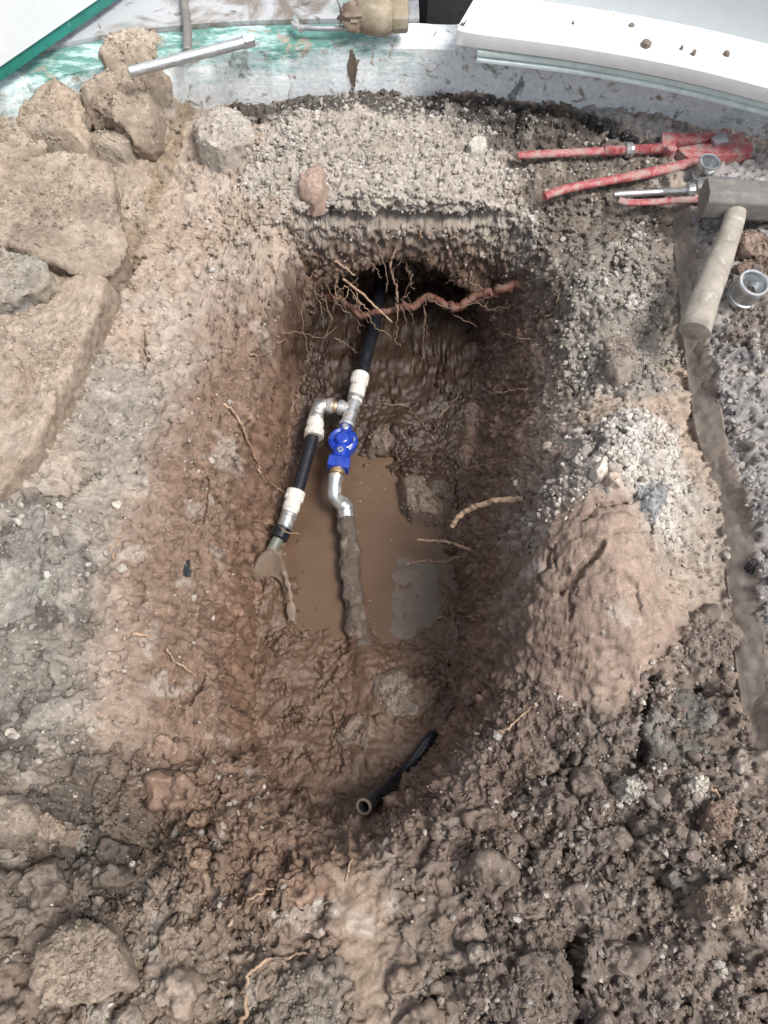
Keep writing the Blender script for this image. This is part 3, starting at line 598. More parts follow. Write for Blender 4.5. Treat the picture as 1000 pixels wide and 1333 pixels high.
# ================================================================== MUD COATED EDGE ON THE RIGHT
M['edge'] = mat('mud_coated_concrete', (.185, .155, .130), .55, dirt=((.27, .235, .20), .56, 10), scratch=((.14, .115, .095), .58, 22), bump=.0014, bscale=150)
ep = dense([Vector(P(a, b_, -.04)) for a, b_ in [(871, 280), (886, 390), (901, 480), (914, 570), (930, 650), (943, 730), (953, 800), (966, 900), (984, 1010)]], 10)
ez = np.array([max(groundz(q.x + .006, q.y), groundz(q.x - .004, q.y) - .004) for q in ep]); ez = np.convolve(np.r_[[ez[0]] * 8, ez, [ez[-1]] * 8], np.ones(17) / 17, 'valid') + .003
er = np.array([groundz(q.x + .046, q.y) for q in ep]); er = np.convolve(np.r_[[er[0]] * 8, er, [er[-1]] * 8], np.ones(17) / 17, 'valid')
m_ = MB(); V_ = []; F_ = []; n_p = 9
for i, q in enumerate(ep):
    rise = min(max(er[i] - ez[i], .006), .03); k1 = i / (len(ep) - 1); wd_ = .041 + .003 * math.sin(i * .37)
    for (a, u) in [(-.003, -.04), (-.001, -.002), (.002, .0), (wd_ * .3, rise * .3 + .001), (wd_ * .6, rise * .62), (wd_ * .9, rise * .92), (wd_, rise), (wd_ + .004, rise - .003), (wd_ + .006, -.03)]: V_.append((q.x + a, q.y, ez[i] + u - (.05 * max(0, k1 - .88) / .12)))
F_ = [(i * n_p + j, (i + 1) * n_p + j, (i + 1) * n_p + (j + 1) % n_p, i * n_p + (j + 1) % n_p) for i in range(len(ep) - 1) for j in range(n_p)] + [tuple(range(n_p)), tuple((len(ep) - 1) * n_p + j for j in range(n_p))[::-1]]
m_.add(V_, F_); o = m_.build('concrete_edging', M['edge'], None, Vector((ep[0].x, ep[0].y, ez[0] - .03)), disp=.0030, dscale=55, sub=2, smooth=70); tag(o, 'narrow smooth mud coated concrete edging running down the right side from the hammer handle', 'edging')

# ================================================================== WATER
pud = smooth_poly(PP([(380, 575), (440, 572), (500, 575), (560, 610), (620, 660), (625, 760), (610, 850), (540, 872), (430, 865), (350, 830), (352, 700), (365, 640)], -.474), 2)
c = pud.mean(0); V_ = [(c[0], c[1], -.474)]; F_ = []; n = len(pud)
for rr in (.35, .7, 1.0): V_ += [(c[0] + (p[0] - c[0]) * rr, c[1] + (p[1] - c[1]) * rr, -.474) for p in pud]
F_ = [(0, 1 + i, 1 + (i + 1) % n, 1 + (i + 1) % n) for i in range(n)]
m_ = MB(); m_.v = V_; m_.f = [(0, 1 + i, 1 + (i + 1) % n) for i in range(n)] + [(1 + a * n + i, 1 + a * n + n + i, 1 + a * n + n + (i + 1) % n, 1 + a * n + (i + 1) % n) for a in (0, 1) for i in range(n)]
pw = m_.build('puddle', M['water'], None, (c[0], c[1], -.474)); tag(pw, kind='structure')
M['tile'] = mat('painted_sky_reflection', (.118, .092, .071), .45, dirt=((.138, .11, .086), .5, 12), var=.06)  # greyer tone puts the sky's reflection on the water into the colour
def shell(rows, thick, name, m, parent=None, loc=None, disp=.002, ds=70):
    A = np.array([[list(p) for p in r] for r in rows]); a, b = A.shape[:2]; V = A.reshape(-1, 3); ii = np.arange(a * b).reshape(a, b)
    F = np.stack([ii[:-1, :-1], ii[1:, :-1], ii[1:, 1:], ii[:-1, 1:]], -1).reshape(-1, 4); nn = vnorm(V, F); mb = MB()
    if nn[:, 2].mean() < 0: nn = -nn
    W = np.r_[V, V - nn * thick]; f = [tuple(q) for q in F] + [tuple(q[::-1] + a * b) for q in F]
    rim = list(ii[0]) + list(ii[1:, -1]) + list(ii[-1, ::-1][1:]) + list(ii[::-1, 0][1:-1]); n = len(rim)
    f += [(rim[i], rim[(i + 1) % n], rim[(i + 1) % n] + a * b, rim[i] + a * b) for i in range(n)]
    mb.add([tuple(p) for p in W], [tuple(int(i) for i in q) for q in f]); return mb.build(name, m, parent, loc, disp=disp, dscale=ds, smooth=60)
def vnorm(V, F):
    n = np.zeros_like(V); a = V[F[:, 0]]; b = V[F[:, 1]]; c = V[F[:, 2]]; d = V[F[:, 3]]
    fn = np.cross(c - a, d - b)
    for k in range(4): np.add.at(n, F[:, k], fn)
    return n / (np.linalg.norm(n, axis=1, keepdims=True) + 1e-12)
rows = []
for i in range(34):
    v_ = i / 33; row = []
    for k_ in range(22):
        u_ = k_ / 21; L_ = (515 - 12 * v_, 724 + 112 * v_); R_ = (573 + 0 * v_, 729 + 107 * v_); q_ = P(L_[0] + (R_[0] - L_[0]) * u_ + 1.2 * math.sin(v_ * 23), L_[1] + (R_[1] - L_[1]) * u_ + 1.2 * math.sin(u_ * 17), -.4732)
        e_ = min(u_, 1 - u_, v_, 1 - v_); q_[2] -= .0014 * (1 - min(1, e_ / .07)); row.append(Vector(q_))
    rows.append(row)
tl = shell(rows, .012, 'slab', M['tile'], None, Vector(P(540, 780, -.486)), .0022, 38); tag(tl, 'sky reflection built as a pale grey flat rectangle at the right end of the muddy puddle', 'slab')  # thin sheet at the waterline, added to stand in for the reflected sky

# ================================================================== STONES, SLABS, CLODS
def rock(name, label, cat, poly, h, col, wetv=.15, amp=.010, bulge=.06, group=None, tilt=(0, 0), edge=.10, flare=.12, n=96, nr=16, ns=10, facet=.5, depth=None, zt=None, seed=None, col2=None, sc=14, cuts=13):
    """solid lump whose outline at its top is the polygon, standing h above the ground at its middle"""
    seed = seed if seed is not None else len(bpy.data.objects)
    pm = np.mean(poly, 0)
    if zt is None:
        p0, _ = hit(*pm); zt = p0.z
    top = zt + h; pts = smooth_poly(PP(poly, top), 1) * .6 + np.repeat(PP(poly, top), 2, 0) * .4; c = pts.mean(0)
    th = np.arange(n) * 2 * math.pi / n; R = np.zeros(n)
    for i, t in enumerate(th):
        d = np.array([math.cos(t), math.sin(t)]); best = 0
        for j in range(len(pts)):
            a = pts[j] - c; e = pts[(j + 1) % len(pts)] - pts[j]; den = d[0] * e[1] - d[1] * e[0]
            if abs(den) < 1e-12: continue
            s_ = (a[0] * e[1] - a[1] * e[0]) / den; u_ = (a[0] * d[1] - a[1] * d[0]) / den
            if 0 <= u_ <= 1 and s_ > best: best = s_
        R[i] = best * (1.05 if cuts > 2 else 1.0)
    size = R.mean(); gz = min(groundz(c[0] + R[i] * .8 * math.cos(th[i]), c[1] + R[i] * .8 * math.sin(th[i])) for i in range(0, n, 8))
    bot = min(gz, zt) - .015 if depth is None else top - depth
    H = top - bot; V = []
    for i in range(nr + 1):
        s_ = (i / nr) ** .8; zz = top + bulge * size * (1 - s_ ** 2) - edge * min(size, H) * ss(1 - 1.8 * edge, 1, s_)
        for k in range(n): V.append((c[0] + R[k] * s_ * .985 * math.cos(th[k]), c[1] + R[k] * s_ * .985 * math.sin(th[k]), zz))
    for i in range(1, ns + 1):
        s_ = i / ns; q = 1 + flare * s_ * min(1, H / size)
        for k in range(n): V.append((c[0] + R[k] * q * math.cos(th[k]), c[1] + R[k] * q * math.sin(th[k]), top - edge * min(size, H) - (H - edge * min(size, H)) * s_))
    V = np.array(V); rows = nr + 1 + ns
    ii = np.arange(rows * n).reshape(rows, n); F = np.stack([ii[:-1], ii[1:], np.roll(ii, -1, 1)[1:], np.roll(ii, -1, 1)[:-1]], -1).reshape(-1, 4)
    V[:, 2] += (V[:, 0] - c[0]) * tilt[0] + (V[:, 1] - c[1]) * tilt[1]
    nn = vnorm(V, F); cen = ii[0]; nn[cen] = (0, 0, 1)
    sx = seed * 3.7; a = fbm(V[:, 0] * sc + sx, V[:, 1] * sc, V[:, 2] * sc, 5, 200, .55)
    rg = (1 - 2.2 * np.abs(perlin(V[:, 0] * sc * .8 + sx, V[:, 1] * sc * .8, V[:, 2] * sc * .8 + 9, 210)))
    b2 = fbm(V[:, 0] * 90 + sx, V[:, 1] * 90, V[:, 2] * 90, 3, 220)
    V = V + nn * (a * amp * 1.3 + facet * rg * amp * .5 + b2 * .0035 + np.minimum(0, .25 - np.abs(fbm(V[:, 0] * 30 + sx, V[:, 1] * 30, V[:, 2] * 30, 3, 225)) * 2.5) * -.006 * facet - .004 * facet)[:, None]
    rg_ = np.random.default_rng(seed * 17 + 5); sc3 = np.array([size, size, max(H * .8, size * .35)]); o3 = np.array([c[0], c[1], top - H * .5]); Q = (V - o3) / sc3
    for _ in range(cuts):
        tq = rg_.random() * 6.283; ez = rg_.random() * .75; d_ = np.array([math.cos(tq) * math.sqrt(1 - ez * ez), math.sin(tq) * math.sqrt(1 - ez * ez), ez]); pr = Q @ d_; hh = pr.max() * (.76 + .18 * rg_.random())
        Q = Q - np.outer(np.clip(pr - hh, 0, None) * .92, d_)
    V = o3 + Q * sc3
    V = V + nn * (fbm(V[:, 0] * 130 + sx, V[:, 1] * 130, V[:, 2] * 130, 3, 240) * .0022)[:, None]
    V[cen] = V[cen].mean(0)
    cl = np.tile(np.array([col]), (len(V), 1)); 
    if col2 is not None: cl = lerp(cl, col2, ss(-.1, .35, fbm(V[:, 0] * 11 + sx, V[:, 1] * 11, V[:, 2] * 11, 4, 230)))
    cl = np.clip(cl * (1 + .25 * b2 + .2 * a)[:, None], .01, .85)
    loc = np.array([c[0], c[1], bot])
    o = link(name, mesh_np(name, V - loc, F, True, np.c_[cl, np.full(len(V), wetv)]), STONE, None, loc)
    return tag(o, label, cat, group)
TAN = (.29, .242, .193); TAN2 = (.245, .198, .158); GREY = (.33, .31, .28); CLAY = (.26, .19, .15); DK = (.12, .098, .08); DG = (.17, .16, .145)
rock('concrete_slab', 'large mud covered slab of broken paving lying at the left edge below the boulders', 'slab', [(-70, 215), (0, 205), (70, 195), (140, 203), (150, 250), (163, 300), (150, 335), (95, 343), (20, 318), (-70, 312)], .05, TAN, .12, .008, .012, n=180, nr=34, ns=16, col2=TAN2, sc=9, cuts=1, flare=-.14, edge=.05)
rock('concrete_slab', 'smaller broken slab below the large slab with a dark crack above it', 'slab', [(-60, 318), (0, 322), (45, 330), (66, 350), (58, 372), (25, 388), (-60, 410)], .045, (.27, .24, .20), .12, .009, .015, n=120, col2=(.25, .235, .21), cuts=1, flare=-.12, edge=.05)
rock('concrete_slab', 'long mud coated slab with a straight cut edge running down to the left frame', 'slab', [(-90, 392), (15, 398), (68, 372), (100, 352), (146, 350), (112, 432), (74, 512), (36, 590), (8, 642), (-90, 660)], -.004, (.30, .25, .20), .15, .004, .0, n=260, nr=40, ns=12, col2=(.27, .215, .165), sc=8, cuts=0, flare=.06, facet=.4, edge=.03)
rock('dirt_clod', 'tall crumbly lump of dirt resting against the steel bar at the kerb', 'clod', [(104, 100), (135, 82), (180, 88), (205, 105), (203, 140), (185, 160), (140, 148), (108, 135)], .07, TAN, .08, .014, .08, n=130, nr=20, ns=16, col2=TAN2, flare=-.08, facet=.9)
rock('dirt_clod', 'highest rounded lump of dirt in front of the kerb floor', 'clod', [(128, 78), (132, 48), (155, 31), (190, 28), (205, 45), (206, 72), (190, 88), (150, 90)], .115, TAN, .08, .013, .10, n=120, nr=18, ns=16, col2=(.37, .32, .26), flare=.02, facet=.8)
rock('dirt_clod', 'big cracked lump of dirt left of the dark hollow', 'clod', [(5, 128), (50, 103), (92, 98), (104, 130), (108, 175), (90, 190), (50, 172), (15, 160)], .065, TAN, .08, .012, .06, n=130, nr=20, ns=14, col2=(.30, .245, .19), facet=1.0)
rock('dirt_clod', 'lump of dirt cut by the left edge above the large slab', 'clod', [(-60, 140), (0, 148), (25, 160), (45, 192), (30, 202), (0, 208), (-60, 212)], .05, TAN, .08, .011, .05, n=100, col2=(.28, .24, .19), facet=.9)
rock('dirt_clod', 'small clod wedged between two big lumps over the large slab', 'clod', [(44, 184), (60, 182), (63, 198), (48, 204)], .045, TAN, .08, .006, .2, n=48, nr=8, ns=6)
rock('dirt_clod', 'flat crumbly clod at the corner of the large slab', 'clod', [(115, 165), (150, 160), (172, 172), (165, 190), (130, 196), (112, 185)], .03, (.31, .27, .22), .08, .012, .1, n=80, facet=1)
rock('concrete_chunk', 'pale grey angular chunk of concrete standing below the kerb end', 'concrete chunk', [(249, 150), (285, 129), (312, 141), (333, 158), (327, 170), (292, 205), (262, 192), (248, 172)], .05, (.40, .375, .34), .05, .008, .06, n=110, nr=18, ns=12, col2=(.33, .30, .265), flare=-.12, facet=.9)
rock('brick_piece', 'small pinkish piece of brick clay lying on the far gravel', 'brick piece', [(394, 208), (420, 207), (424, 240), (413, 256), (396, 252), (391, 232)], .022, (.29, .215, .175), .1, .008, .04, n=64, nr=10, ns=6)
rock('stone', 'whitish stone on dark soil between the far gravel and the red wrench', 'stone', [(605, 184), (620, 174), (636, 177), (632, 190), (612, 196)], .018, (.50, .48, .44), .05, .004, .2, n=48, nr=8, ns=6)
rock('stone', 'grey brown flat stone standing upright in the gravel left of the hammer handle', 'stone', [(785, 432), (808, 422), (832, 432), (831, 470), (815, 490), (792, 485)], .025, (.23, .195, .17), .15, .005, .05, n=64, nr=10, ns=6, tilt=(0, -.2))
rock('pebble', 'left one of two touching whitish pebbles on the mound', 'pebble', [(774, 602), (786, 597), (794, 606), (788, 621), (774, 618)], .016, (.52, .47, .42), .1, .002, .3, n=40, nr=8, ns=6, facet=.2)
rock('pebble', 'right one of two touching pebbles on the mound, slightly pinker', 'pebble', [(791, 616), (803, 612), (815, 622), (811, 634), (796, 633)], .016, (.46, .38, .32), .1, .002, .3, n=40, nr=8, ns=6, facet=.2)
rock('stone', 'pale grey oval stone above the blue grey rock on the mound', 'stone', [(830, 592), (848, 585), (862, 597), (858, 614), (840, 613)], .018, (.38, .36, .34), .1, .003, .2, n=48, nr=8, ns=6)
rock('stone', 'blue grey angular rock with white flecks on the mound', 'stone', [(821, 635), (845, 619), (873, 625), (868, 650), (852, 672), (832, 660)], .022, (.24, .25, .255), .25, .006, .1, n=64, nr=10, ns=8, col2=(.50, .50, .48), facet=1.2, sc=26)
rock('concrete_slab', 'dark grey broken slab standing beside a deep black crack at lower right', 'slab', [(852, 892), (880, 885), (925, 912), (930, 955), (915, 1000), (862, 1003), (847, 960)], .014, (.125, .118, .105), .15, .010, .0, n=120, nr=22, col2=(.19, .175, .155), facet=.9, cuts=3, flare=.0)
rock('stone', 'whitish rough stone in dark soil below the black crack', 'stone', [(812, 1018), (830, 1004), (850, 1020), (848, 1036), (818, 1036)], .02, (.37, .35, .31), .1, .008, .1, n=60, nr=10, ns=8, facet=1)
rock('stone', 'cream rough stone under the lower corner of the dark grey slab', 'stone', [(895, 1012), (910, 1004), (926, 1016), (922, 1040), (902, 1040)], .022, (.40, .37, .32), .1, .007, .1, n=60, nr=10, ns=8, facet=1)
rock('clay_lump', 'cracked clay lump beside the smooth strip right of the mound', 'clod', [(890, 806), (925, 795), (960, 815), (955, 850), (930, 872), (895, 865)], .014, (.17, .14, .12), .12, .012, .03, n=100, nr=20, col2=(.21, .175, .15), facet=1.2, cuts=5)
rock('clay_lump', 'brown oval lump of clay below the cream stone', 'clod', [(925, 1045), (945, 1038), (960, 1060), (955, 1092), (935, 1095), (922, 1070)], .024, (.21, .155, .12), .2, .005, .15, n=64, nr=10, ns=8)
rock('stone', 'tan block with a pale flat face at the lower right edge', 'stone', [(918, 1160), (955, 1138), (980, 1165), (975, 1188), (940, 1202), (920, 1200)], .03, (.30, .25, .20), .1, .007, .05, n=80, nr=12, col2=(.21, .165, .13), facet=1, tilt=(.15, -.1))
rock('stone', 'round grey stone in the dark soil at lower right', 'stone', [(868, 1138), (884, 1128), (898, 1138), (896, 1156), (878, 1160)], .016, (.22, .20, .185), .1, .003, .25, n=48, nr=8, ns=6)
rock('concrete_slab', 'square grey brown broken block at the bottom beside a deep vertical crack', 'slab', [(680, 1240), (742, 1235), (748, 1290), (744, 1400), (690, 1390), (672, 1320)], .010, (.135, .11, .092), .15, .014, .0, n=120, nr=22, col2=(.20, .175, .15), facet=1.2, cuts=3)
rock('clay_lump', 'rough pinkish clay lump at the bottom right', 'clod', [(868, 1255), (900, 1240), (938, 1262), (942, 1288), (905, 1300), (872, 1285)], .014, (.19, .15, .125), .12, .016, .04, n=110, nr=22, facet=1.3, cuts=4)
rock('stone', 'large tan flat boulder in the bottom left corner', 'stone', [(42, 1250), (75, 1205), (120, 1200), (160, 1240), (172, 1275), (130, 1300), (90, 1312), (50, 1285)], .04, (.24, .195, .155), .15, .010, .02, n=130, nr=24, ns=12, col2=(.19, .155, .12), sc=10, cuts=5)
rock('clay_lump', 'rounded tan lump of soil in the dark hollow at lower left', 'clod', [(38, 1062), (62, 1054), (88, 1072), (82, 1094), (52, 1096)], .03, (.24, .19, .15), .15, .007, .15, n=70, nr=12, facet=.8)
rock('clay_lump', 'lump of soil touching the left edge beside the lower left hollow', 'clod', [(-40, 1045), (0, 1038), (25, 1048), (32, 1072), (12, 1090), (-40, 1095)], .028, (.22, .185, .15), .15, .008, .1, n=70, nr=12, facet=.8)
rock('concrete_chunk', 'wet grey glistening lump of concrete framed by a bent root at the bottom', 'concrete chunk', [(352, 1275), (385, 1258), (428, 1262), (440, 1300), (438, 1390), (340, 1390), (342, 1320)], .008, (.18, .155, .13), .75, .012, .03, n=120, nr=24, col2=(.25, .235, .215), facet=1.2, sc=26, cuts=3)
rock('stone', 'small oval grey green stone at the left edge of the dark gravel', 'stone', [(45, 760), (54, 748), (62, 757), (60, 775), (49, 782)], .012, (.24, .24, .20), .15, .002, .25, n=40, nr=8, ns=6)
rock('stone', 'small cream stone on the dark gravel at mid left', 'stone', [(146, 655), (155, 649), (161, 656), (156, 664), (147, 663)], .010, (.47, .45, .37), .1, .002, .2, n=36, nr=8, ns=5)
rock('stone', 'small white stone at the left edge below the grey patch', 'stone', [(5, 952), (14, 944), (19, 951), (14, 958), (6, 957)], .010, (.47, .43, .38), .1, .002, .2, n=36, nr=8, ns=5)
rock('concrete_slab', 'light grey wedge of asphalt along the left edge at mid height', 'slab', [(-70, 640), (-5, 628), (25, 650), (50, 660), (58, 720), (42, 790), (10, 815), (-70, 820)], -.002, (.26, .24, .21), .2, .010, .0, n=140, nr=26, col2=(.20, .19, .175), sc=16, cuts=0)
rock('stone', 'dark wet stone on the hole floor right of the blue valve', 'stone', [(476, 562), (498, 548), (520, 556), (512, 576), (482, 588)], .012, (.12, .09, .07), .45, .008, .1, n=64, nr=10, ns=6, facet=1)
rock('stone', 'big rounded stone under wet mud at the right of the puddle', 'stone', [(515, 625), (540, 608), (572, 630), (580, 668), (556, 684), (528, 660)], .014, (.15, .115, .09), .6, .005, .12, n=80, nr=12, ns=8)
rock('clay_lump', 'wet lump of mud on the hole floor above the cut black pipe', 'clod', [(480, 880), (510, 868), (548, 890), (556, 925), (520, 940), (490, 915)], .004, (.155, .125, .10), .75, .006, .1, n=80, nr=12, ns=8, sc=24)
rock('clay_lump', 'broad wet mud lump in the hole left of the cut black pipe', 'clod', [(420, 950), (470, 925), (520, 950), (515, 995), (465, 1020), (428, 995)], -.004, (.135, .10, .075), .75, .010, .03, n=96, nr=16, ns=8, sc=24)
rock('stone', 'small mud lump poking out of the puddle left of the crusted pipe', 'stone', [(412, 690), (422, 683), (430, 692), (424, 702), (414, 700)], .006, (.15, .11, .085), .6, .003, .2, n=36, nr=8, ns=5)
rock('tar_lump', 'soot black triangular lump on the pale asphalt at the right edge', 'tar lump', [(973, 738), (982, 724), (990, 732), (988, 744)], .008, (.03, .03, .033), .1, .002, .15, n=36, nr=8, ns=5)
for i, (a, b) in enumerate([(765, 152), (775, 155), (789, 160), (801, 166), (815, 173), (828, 180), (842, 186)]):
    rock('tar_lump', 'black lump of bitumen in the broken row under the pale concrete edge', 'tar lump', [(a - 6, b - 4), (a + 5, b - 5), (a + 8, b + 3), (a, b + 6), (a - 7, b + 3)], .012, (.018, .018, .02), .2, .003, .3, n=36, nr=8, ns=5, group='bitumen lumps under the concrete edge')
for a, b, r_ in [(965, 330, 22), (985, 322, 20), (985, 350, 18)]:
    pass
rock('clay_lump', 'upper brown clay clod at the right edge beneath the hammer head', 'clod', [(950, 305), (985, 300), (1030, 306), (1030, 330), (970, 332)], .018, (.21, .16, .125), .12, .010, .06, n=80, nr=16, facet=1)
rock('clay_lump', 'lower brown clay clod between hammer handle and loose coupling', 'clod', [(955, 335), (985, 332), (1030, 335), (1030, 358), (990, 352), (962, 350)], .014, (.20, .15, .12), .12, .010, .06, n=80, nr=16, facet=1)

rc = random.Random(23); HP = PP([(215, 600), (230, 980), (330, 1120), (440, 1145), (560, 1120), (700, 960), (690, 800), (500, 500)], -.03)
CG = 'clods of soil lying round the near end of the hole'; made = 0; spots = []
while made < 64:
    px, py = rc.uniform(-10, 1010), rc.uniform(930, 1345); r_ = rc.choice([10, 12, 14, 18, 24, 32]) * rc.uniform(.8, 1.15)
    w_ = P(px, py, -.03); 
    if sdist(np.array([w_[0]]), np.array([w_[1]]), HP)[0] > -.02 or any((px - a) ** 2 + (py - b_) ** 2 < (r_ + c_) ** 2 * .8 for a, b_, c_ in spots) or (415 < px < 520 and py > 1130) or any((px - a) ** 2 + (py - b_) ** 2 < (r_ + c_) ** 2 for a, b_, c_ in [(890, 945, 60), (105, 1255, 75), (390, 1320, 70), (710, 1300, 60), (950, 1170, 40), (905, 1270, 40), (830, 1020, 25), (910, 1022, 25), (942, 1065, 30), (64, 1075, 32), (5, 1065, 30), (882, 1143, 22)]): 
        made += .02; continue
    spots.append((px, py, r_)); made += 1; k_ = rc.randint(6, 9); e_ = rc.uniform(.65, 1); a0 = rc.random() * 6
    pol = [(px + r_ * rc.uniform(.75, 1.15) * math.cos(a0 + 6.283 * i / k_), py + r_ * e_ * rc.uniform(.75, 1.15) * math.sin(a0 + 6.283 * i / k_)) for i in range(k_)]
    d2_ = (X - w_[0]) ** 2 + (Y - w_[1]) ** 2; cc_ = C[np.argmin(d2_)] * rc.uniform(.9, 1.25)
    rock('soil_clod', 'wet brown clod among the loose soil round the near end of the hole', 'clod', pol, r_ * .0007 * rc.uniform(.5, 1), tuple(cc_), rc.uniform(.2, .45), .0035 + r_ * .00025, .06, group=CG, n=44, nr=10, ns=6, facet=1.1, cuts=6, sc=26, tilt=(rc.gauss(0, .12), rc.gauss(0, .12)))
# ================================================================== WATER PIPE WITH VALVE
asm = empty('water_pipe', Vector(P(455, 600, -.44)), 'jointed water pipe with a blue valve, white couplings and steel elbows in the hole', 'water pipe')
def Pv3(px, py, z): return Vector(P(px, py, z))
RP = .0160
def spl(pts, k=8): return dense([Vector(p) for p in pts], k)
# black pipe out of the cave to the upper coupling
zA = -.375
m_ = MB(); m_.tube(spl([Pv3(497, 375, -.355) + Vector((.0, .09, 0)), Pv3(489, 418, -.36), Pv3(480, 452, -.365), Pv3(471, 490, -.372)]), RP, 18, wob=.02); m_.build('upper_pipe', M['pe'], asm)
def coupling(a, b, name='coupling', ms='white', R=.0205):
    a = Vector(a); b = Vector(b); L = (b - a).length; d = (b - a) / L; m = MB()
    m.lathe(a, b, [(0, R * .80), (0, R * 1.10), (L * .10, R * 1.14), (L * .14, R * 1.06), (L * .34, R * 1.02), (L * .37, R * .92), (L * .44, R * .92), (L * .46, R * 1.0), (L * .70, R * 1.0), (L * .72, R * .90), (L * .80, R * .88), (L, R * .86), (L, R * .6)], 28)
    o = m.build(name, M[ms], asm, bevel=.0006)
    g = MB(); _, u, v = frame(d)
    for k in range(16):
        t = 2 * math.pi * k / 16; q = a + d * (L * .24) + (u * math.cos(t) + v * math.sin(t)) * R * 1.03
        g.box(q, L * .16, .0025, .0025, (d, u * math.cos(t) + v * math.sin(t), v * math.cos(t) - u * math.sin(t)))
    g.build('grip_ribs', M[ms], o); return o
coupling(Pv3(469.5, 488, -.372), Pv3(462, 524, zA), R=.0205)
# steel tee
m_ = MB(); T0, T1 = Pv3(463, 517, zA), Pv3(451, 556, zA); L = (T1 - T0).length
m_.lathe(T0, T1, [(0, .012), (0, .0195), (.008, .0200), (.011, .0172), (L * .5, .0168), (L - .011, .0172), (L - .008, .0200), (L, .0195), (L, .012)], 24); 
B0, B1 = Pv3(457, 533, zA), Pv3(441, 530, zA); Lb = (B1 - B0).length
m_.lathe(B0, B1, [(0, .016), (Lb * .62, .0165), (Lb * .66, .0195), (Lb, .0195), (Lb, .012)], 24); m_.build('tee', M['galv'], asm)
m_ = MB(); m_.lathe(Pv3(443, 530.5, zA), Pv3(428, 528, zA), [(0, .013), (.008, .0145), (.010, .0155), (.014, .0155), (.016, .014), (.04, .0135)], 20); m_.build('nipple', M['brass'], asm)
m_ = MB(); m_.tube(spl([Pv3(434, 529, zA), Pv3(424, 528, zA), Pv3(417, 530, zA), Pv3(413, 537, zA - .003), Pv3(411, 546, zA - .006)], 6), [.0195] * 5 + [.0172] * 16 + [.0195] * 4, 20); m_.build('elbow', M['galv'], asm)
coupling(Pv3(408.5, 569, zA - .010), Pv3(411.5, 541, zA - .006), R=.0215)
m_ = MB(); m_.tube(spl([Pv3(410, 556, zA - .008), Pv3(398, 602, zA - .018), Pv3(384, 650, zA - .028)]), RP, 18, wob=.02); m_.build('side_pipe', M['pe'], asm)
coupling(Pv3(385.5, 640, zA - .026), Pv3(375, 674, zA - .032), R=.0205)
m_ = MB(); a, b = Pv3(377, 668, zA - .031), Pv3(368, 692, zA - .035); L = (b - a).length; m_.lathe(a, b, [(0, .0185), (.004, .0195), (.010, .0195), (.012, .0175), (L - .006, .0175), (L, .0185)], 22); m_.build('steel_socket', M['galv'], asm)
m_ = MB(); a, b = Pv3(369, 687, zA - .034), Pv3(362, 702, zA - .037); L = (b - a).length; m_.lathe(a, b, [(0, .018), (.003, .0215), (L - .003, .0215), (L, .018)], 22); m_.build('black_nut', M['pe'], asm)
m_ = MB(); m_.tube([Pv3(365, 696, zA - .036), Pv3(351, 722, zA - .042), Pv3(344, 740, zA - .05)], .0135, 18); m_.build('grey_pipe_end', M['greypipe'], asm)
# blue valve
A0, A1 = Pv3(440, 611, zA), Pv3(452, 555, zA); ax = (A1 - A0).normalized(); up = (Vector((0, -.30, 1))); up = (up - ax * up.dot(ax)).normalized(); sd = ax.cross(up)
vc = Pv3(446.5, 576, zA)
m_ = MB(); m_.lathe(A0, A1, [(0, .013), (0, .0185), (.026, .0185), (.028, .0215), (.05, .023), (.075, .021), (.095, .017), (.108, .016)], 24); body = m_.build('valve_body', M['blue'], asm, smooth=50)
m_ = MB(); q = A0 + ax * .014; m_.box(q, .030, .052, .034, (ax, sd, up)); m_.build('valve_collar', M['blue'], asm, bevel=.004)
m_ = MB(); m_.lathe(vc - up * .022, vc + up * .05, [(0, .020), (.004, .0335), (.022, .0345), (.026, .0355), (.033, .0355), (.036, .0330), (.038, .026), (.036, .022), (.037, .0), ], 36); bon = m_.build('bonnet', M['blue'], asm, smooth=40)
m_ = MB(); m_.lathe(vc + up * .010, vc + up * .06, [(0, .021), (.011, .020), (.016, .0165), (.018, .012), (.018, 0.0)], 28); m_.build('bonnet_boss', M['blue'], bon, smooth=40)
m_ = MB()
for s_ in range(14):
    t0 = -.9 + s_ * .13; pass
m_.tube([vc + up * .0165 + (ax * math.cos(t) + sd * math.sin(t)) * .0285 for t in np.linspace(-2.6, .6, 22)], .0028, 8); m_.build('rim_bead', M['blue'], bon)
m_ = MB(); m_.tube([vc + up * .0175 + (ax * math.cos(t) + sd * math.sin(t)) * .0270 for t in np.linspace(2.0, 2.7, 8)], .0022, 8); m_.tube([vc + up * .0175 + (ax * math.cos(t) + sd * math.sin(t)) * .0270 for t in np.linspace(1.25, 1.7, 8)], .0022, 8); m_.build('worn_edge', M['galv2'], bon)
for s_, nm in ((1, 'upper_lug'), (-1, 'lower_lug')):
    q = vc + ax * (.033 * s_) ; m_ = MB(); m_.lathe(q - up * .012, q + up * .04, [(0, .014), (.028, .0135), (.031, .0115), (.031, 0)], 20); lg = m_.build(nm, M['blue'], asm, smooth=40)
    m_ = MB(); m_.lathe(q + up * .018, q + up * .04, [(0, .0085), (.0045, .0085), (.006, .0065), (.006, .004), (.004, .003)], 6 if s_ < 0 else 8); m_.build('screw', M['galv2'], lg)
m_ = MB(); q = vc + ax * .018; m_.lathe(q + up * .014, q + up * .04, [(0, .008), (.0045, .008), (.0045, .005), (.001, .004)], 16); m_.build('port_shade', M['black'], bon)
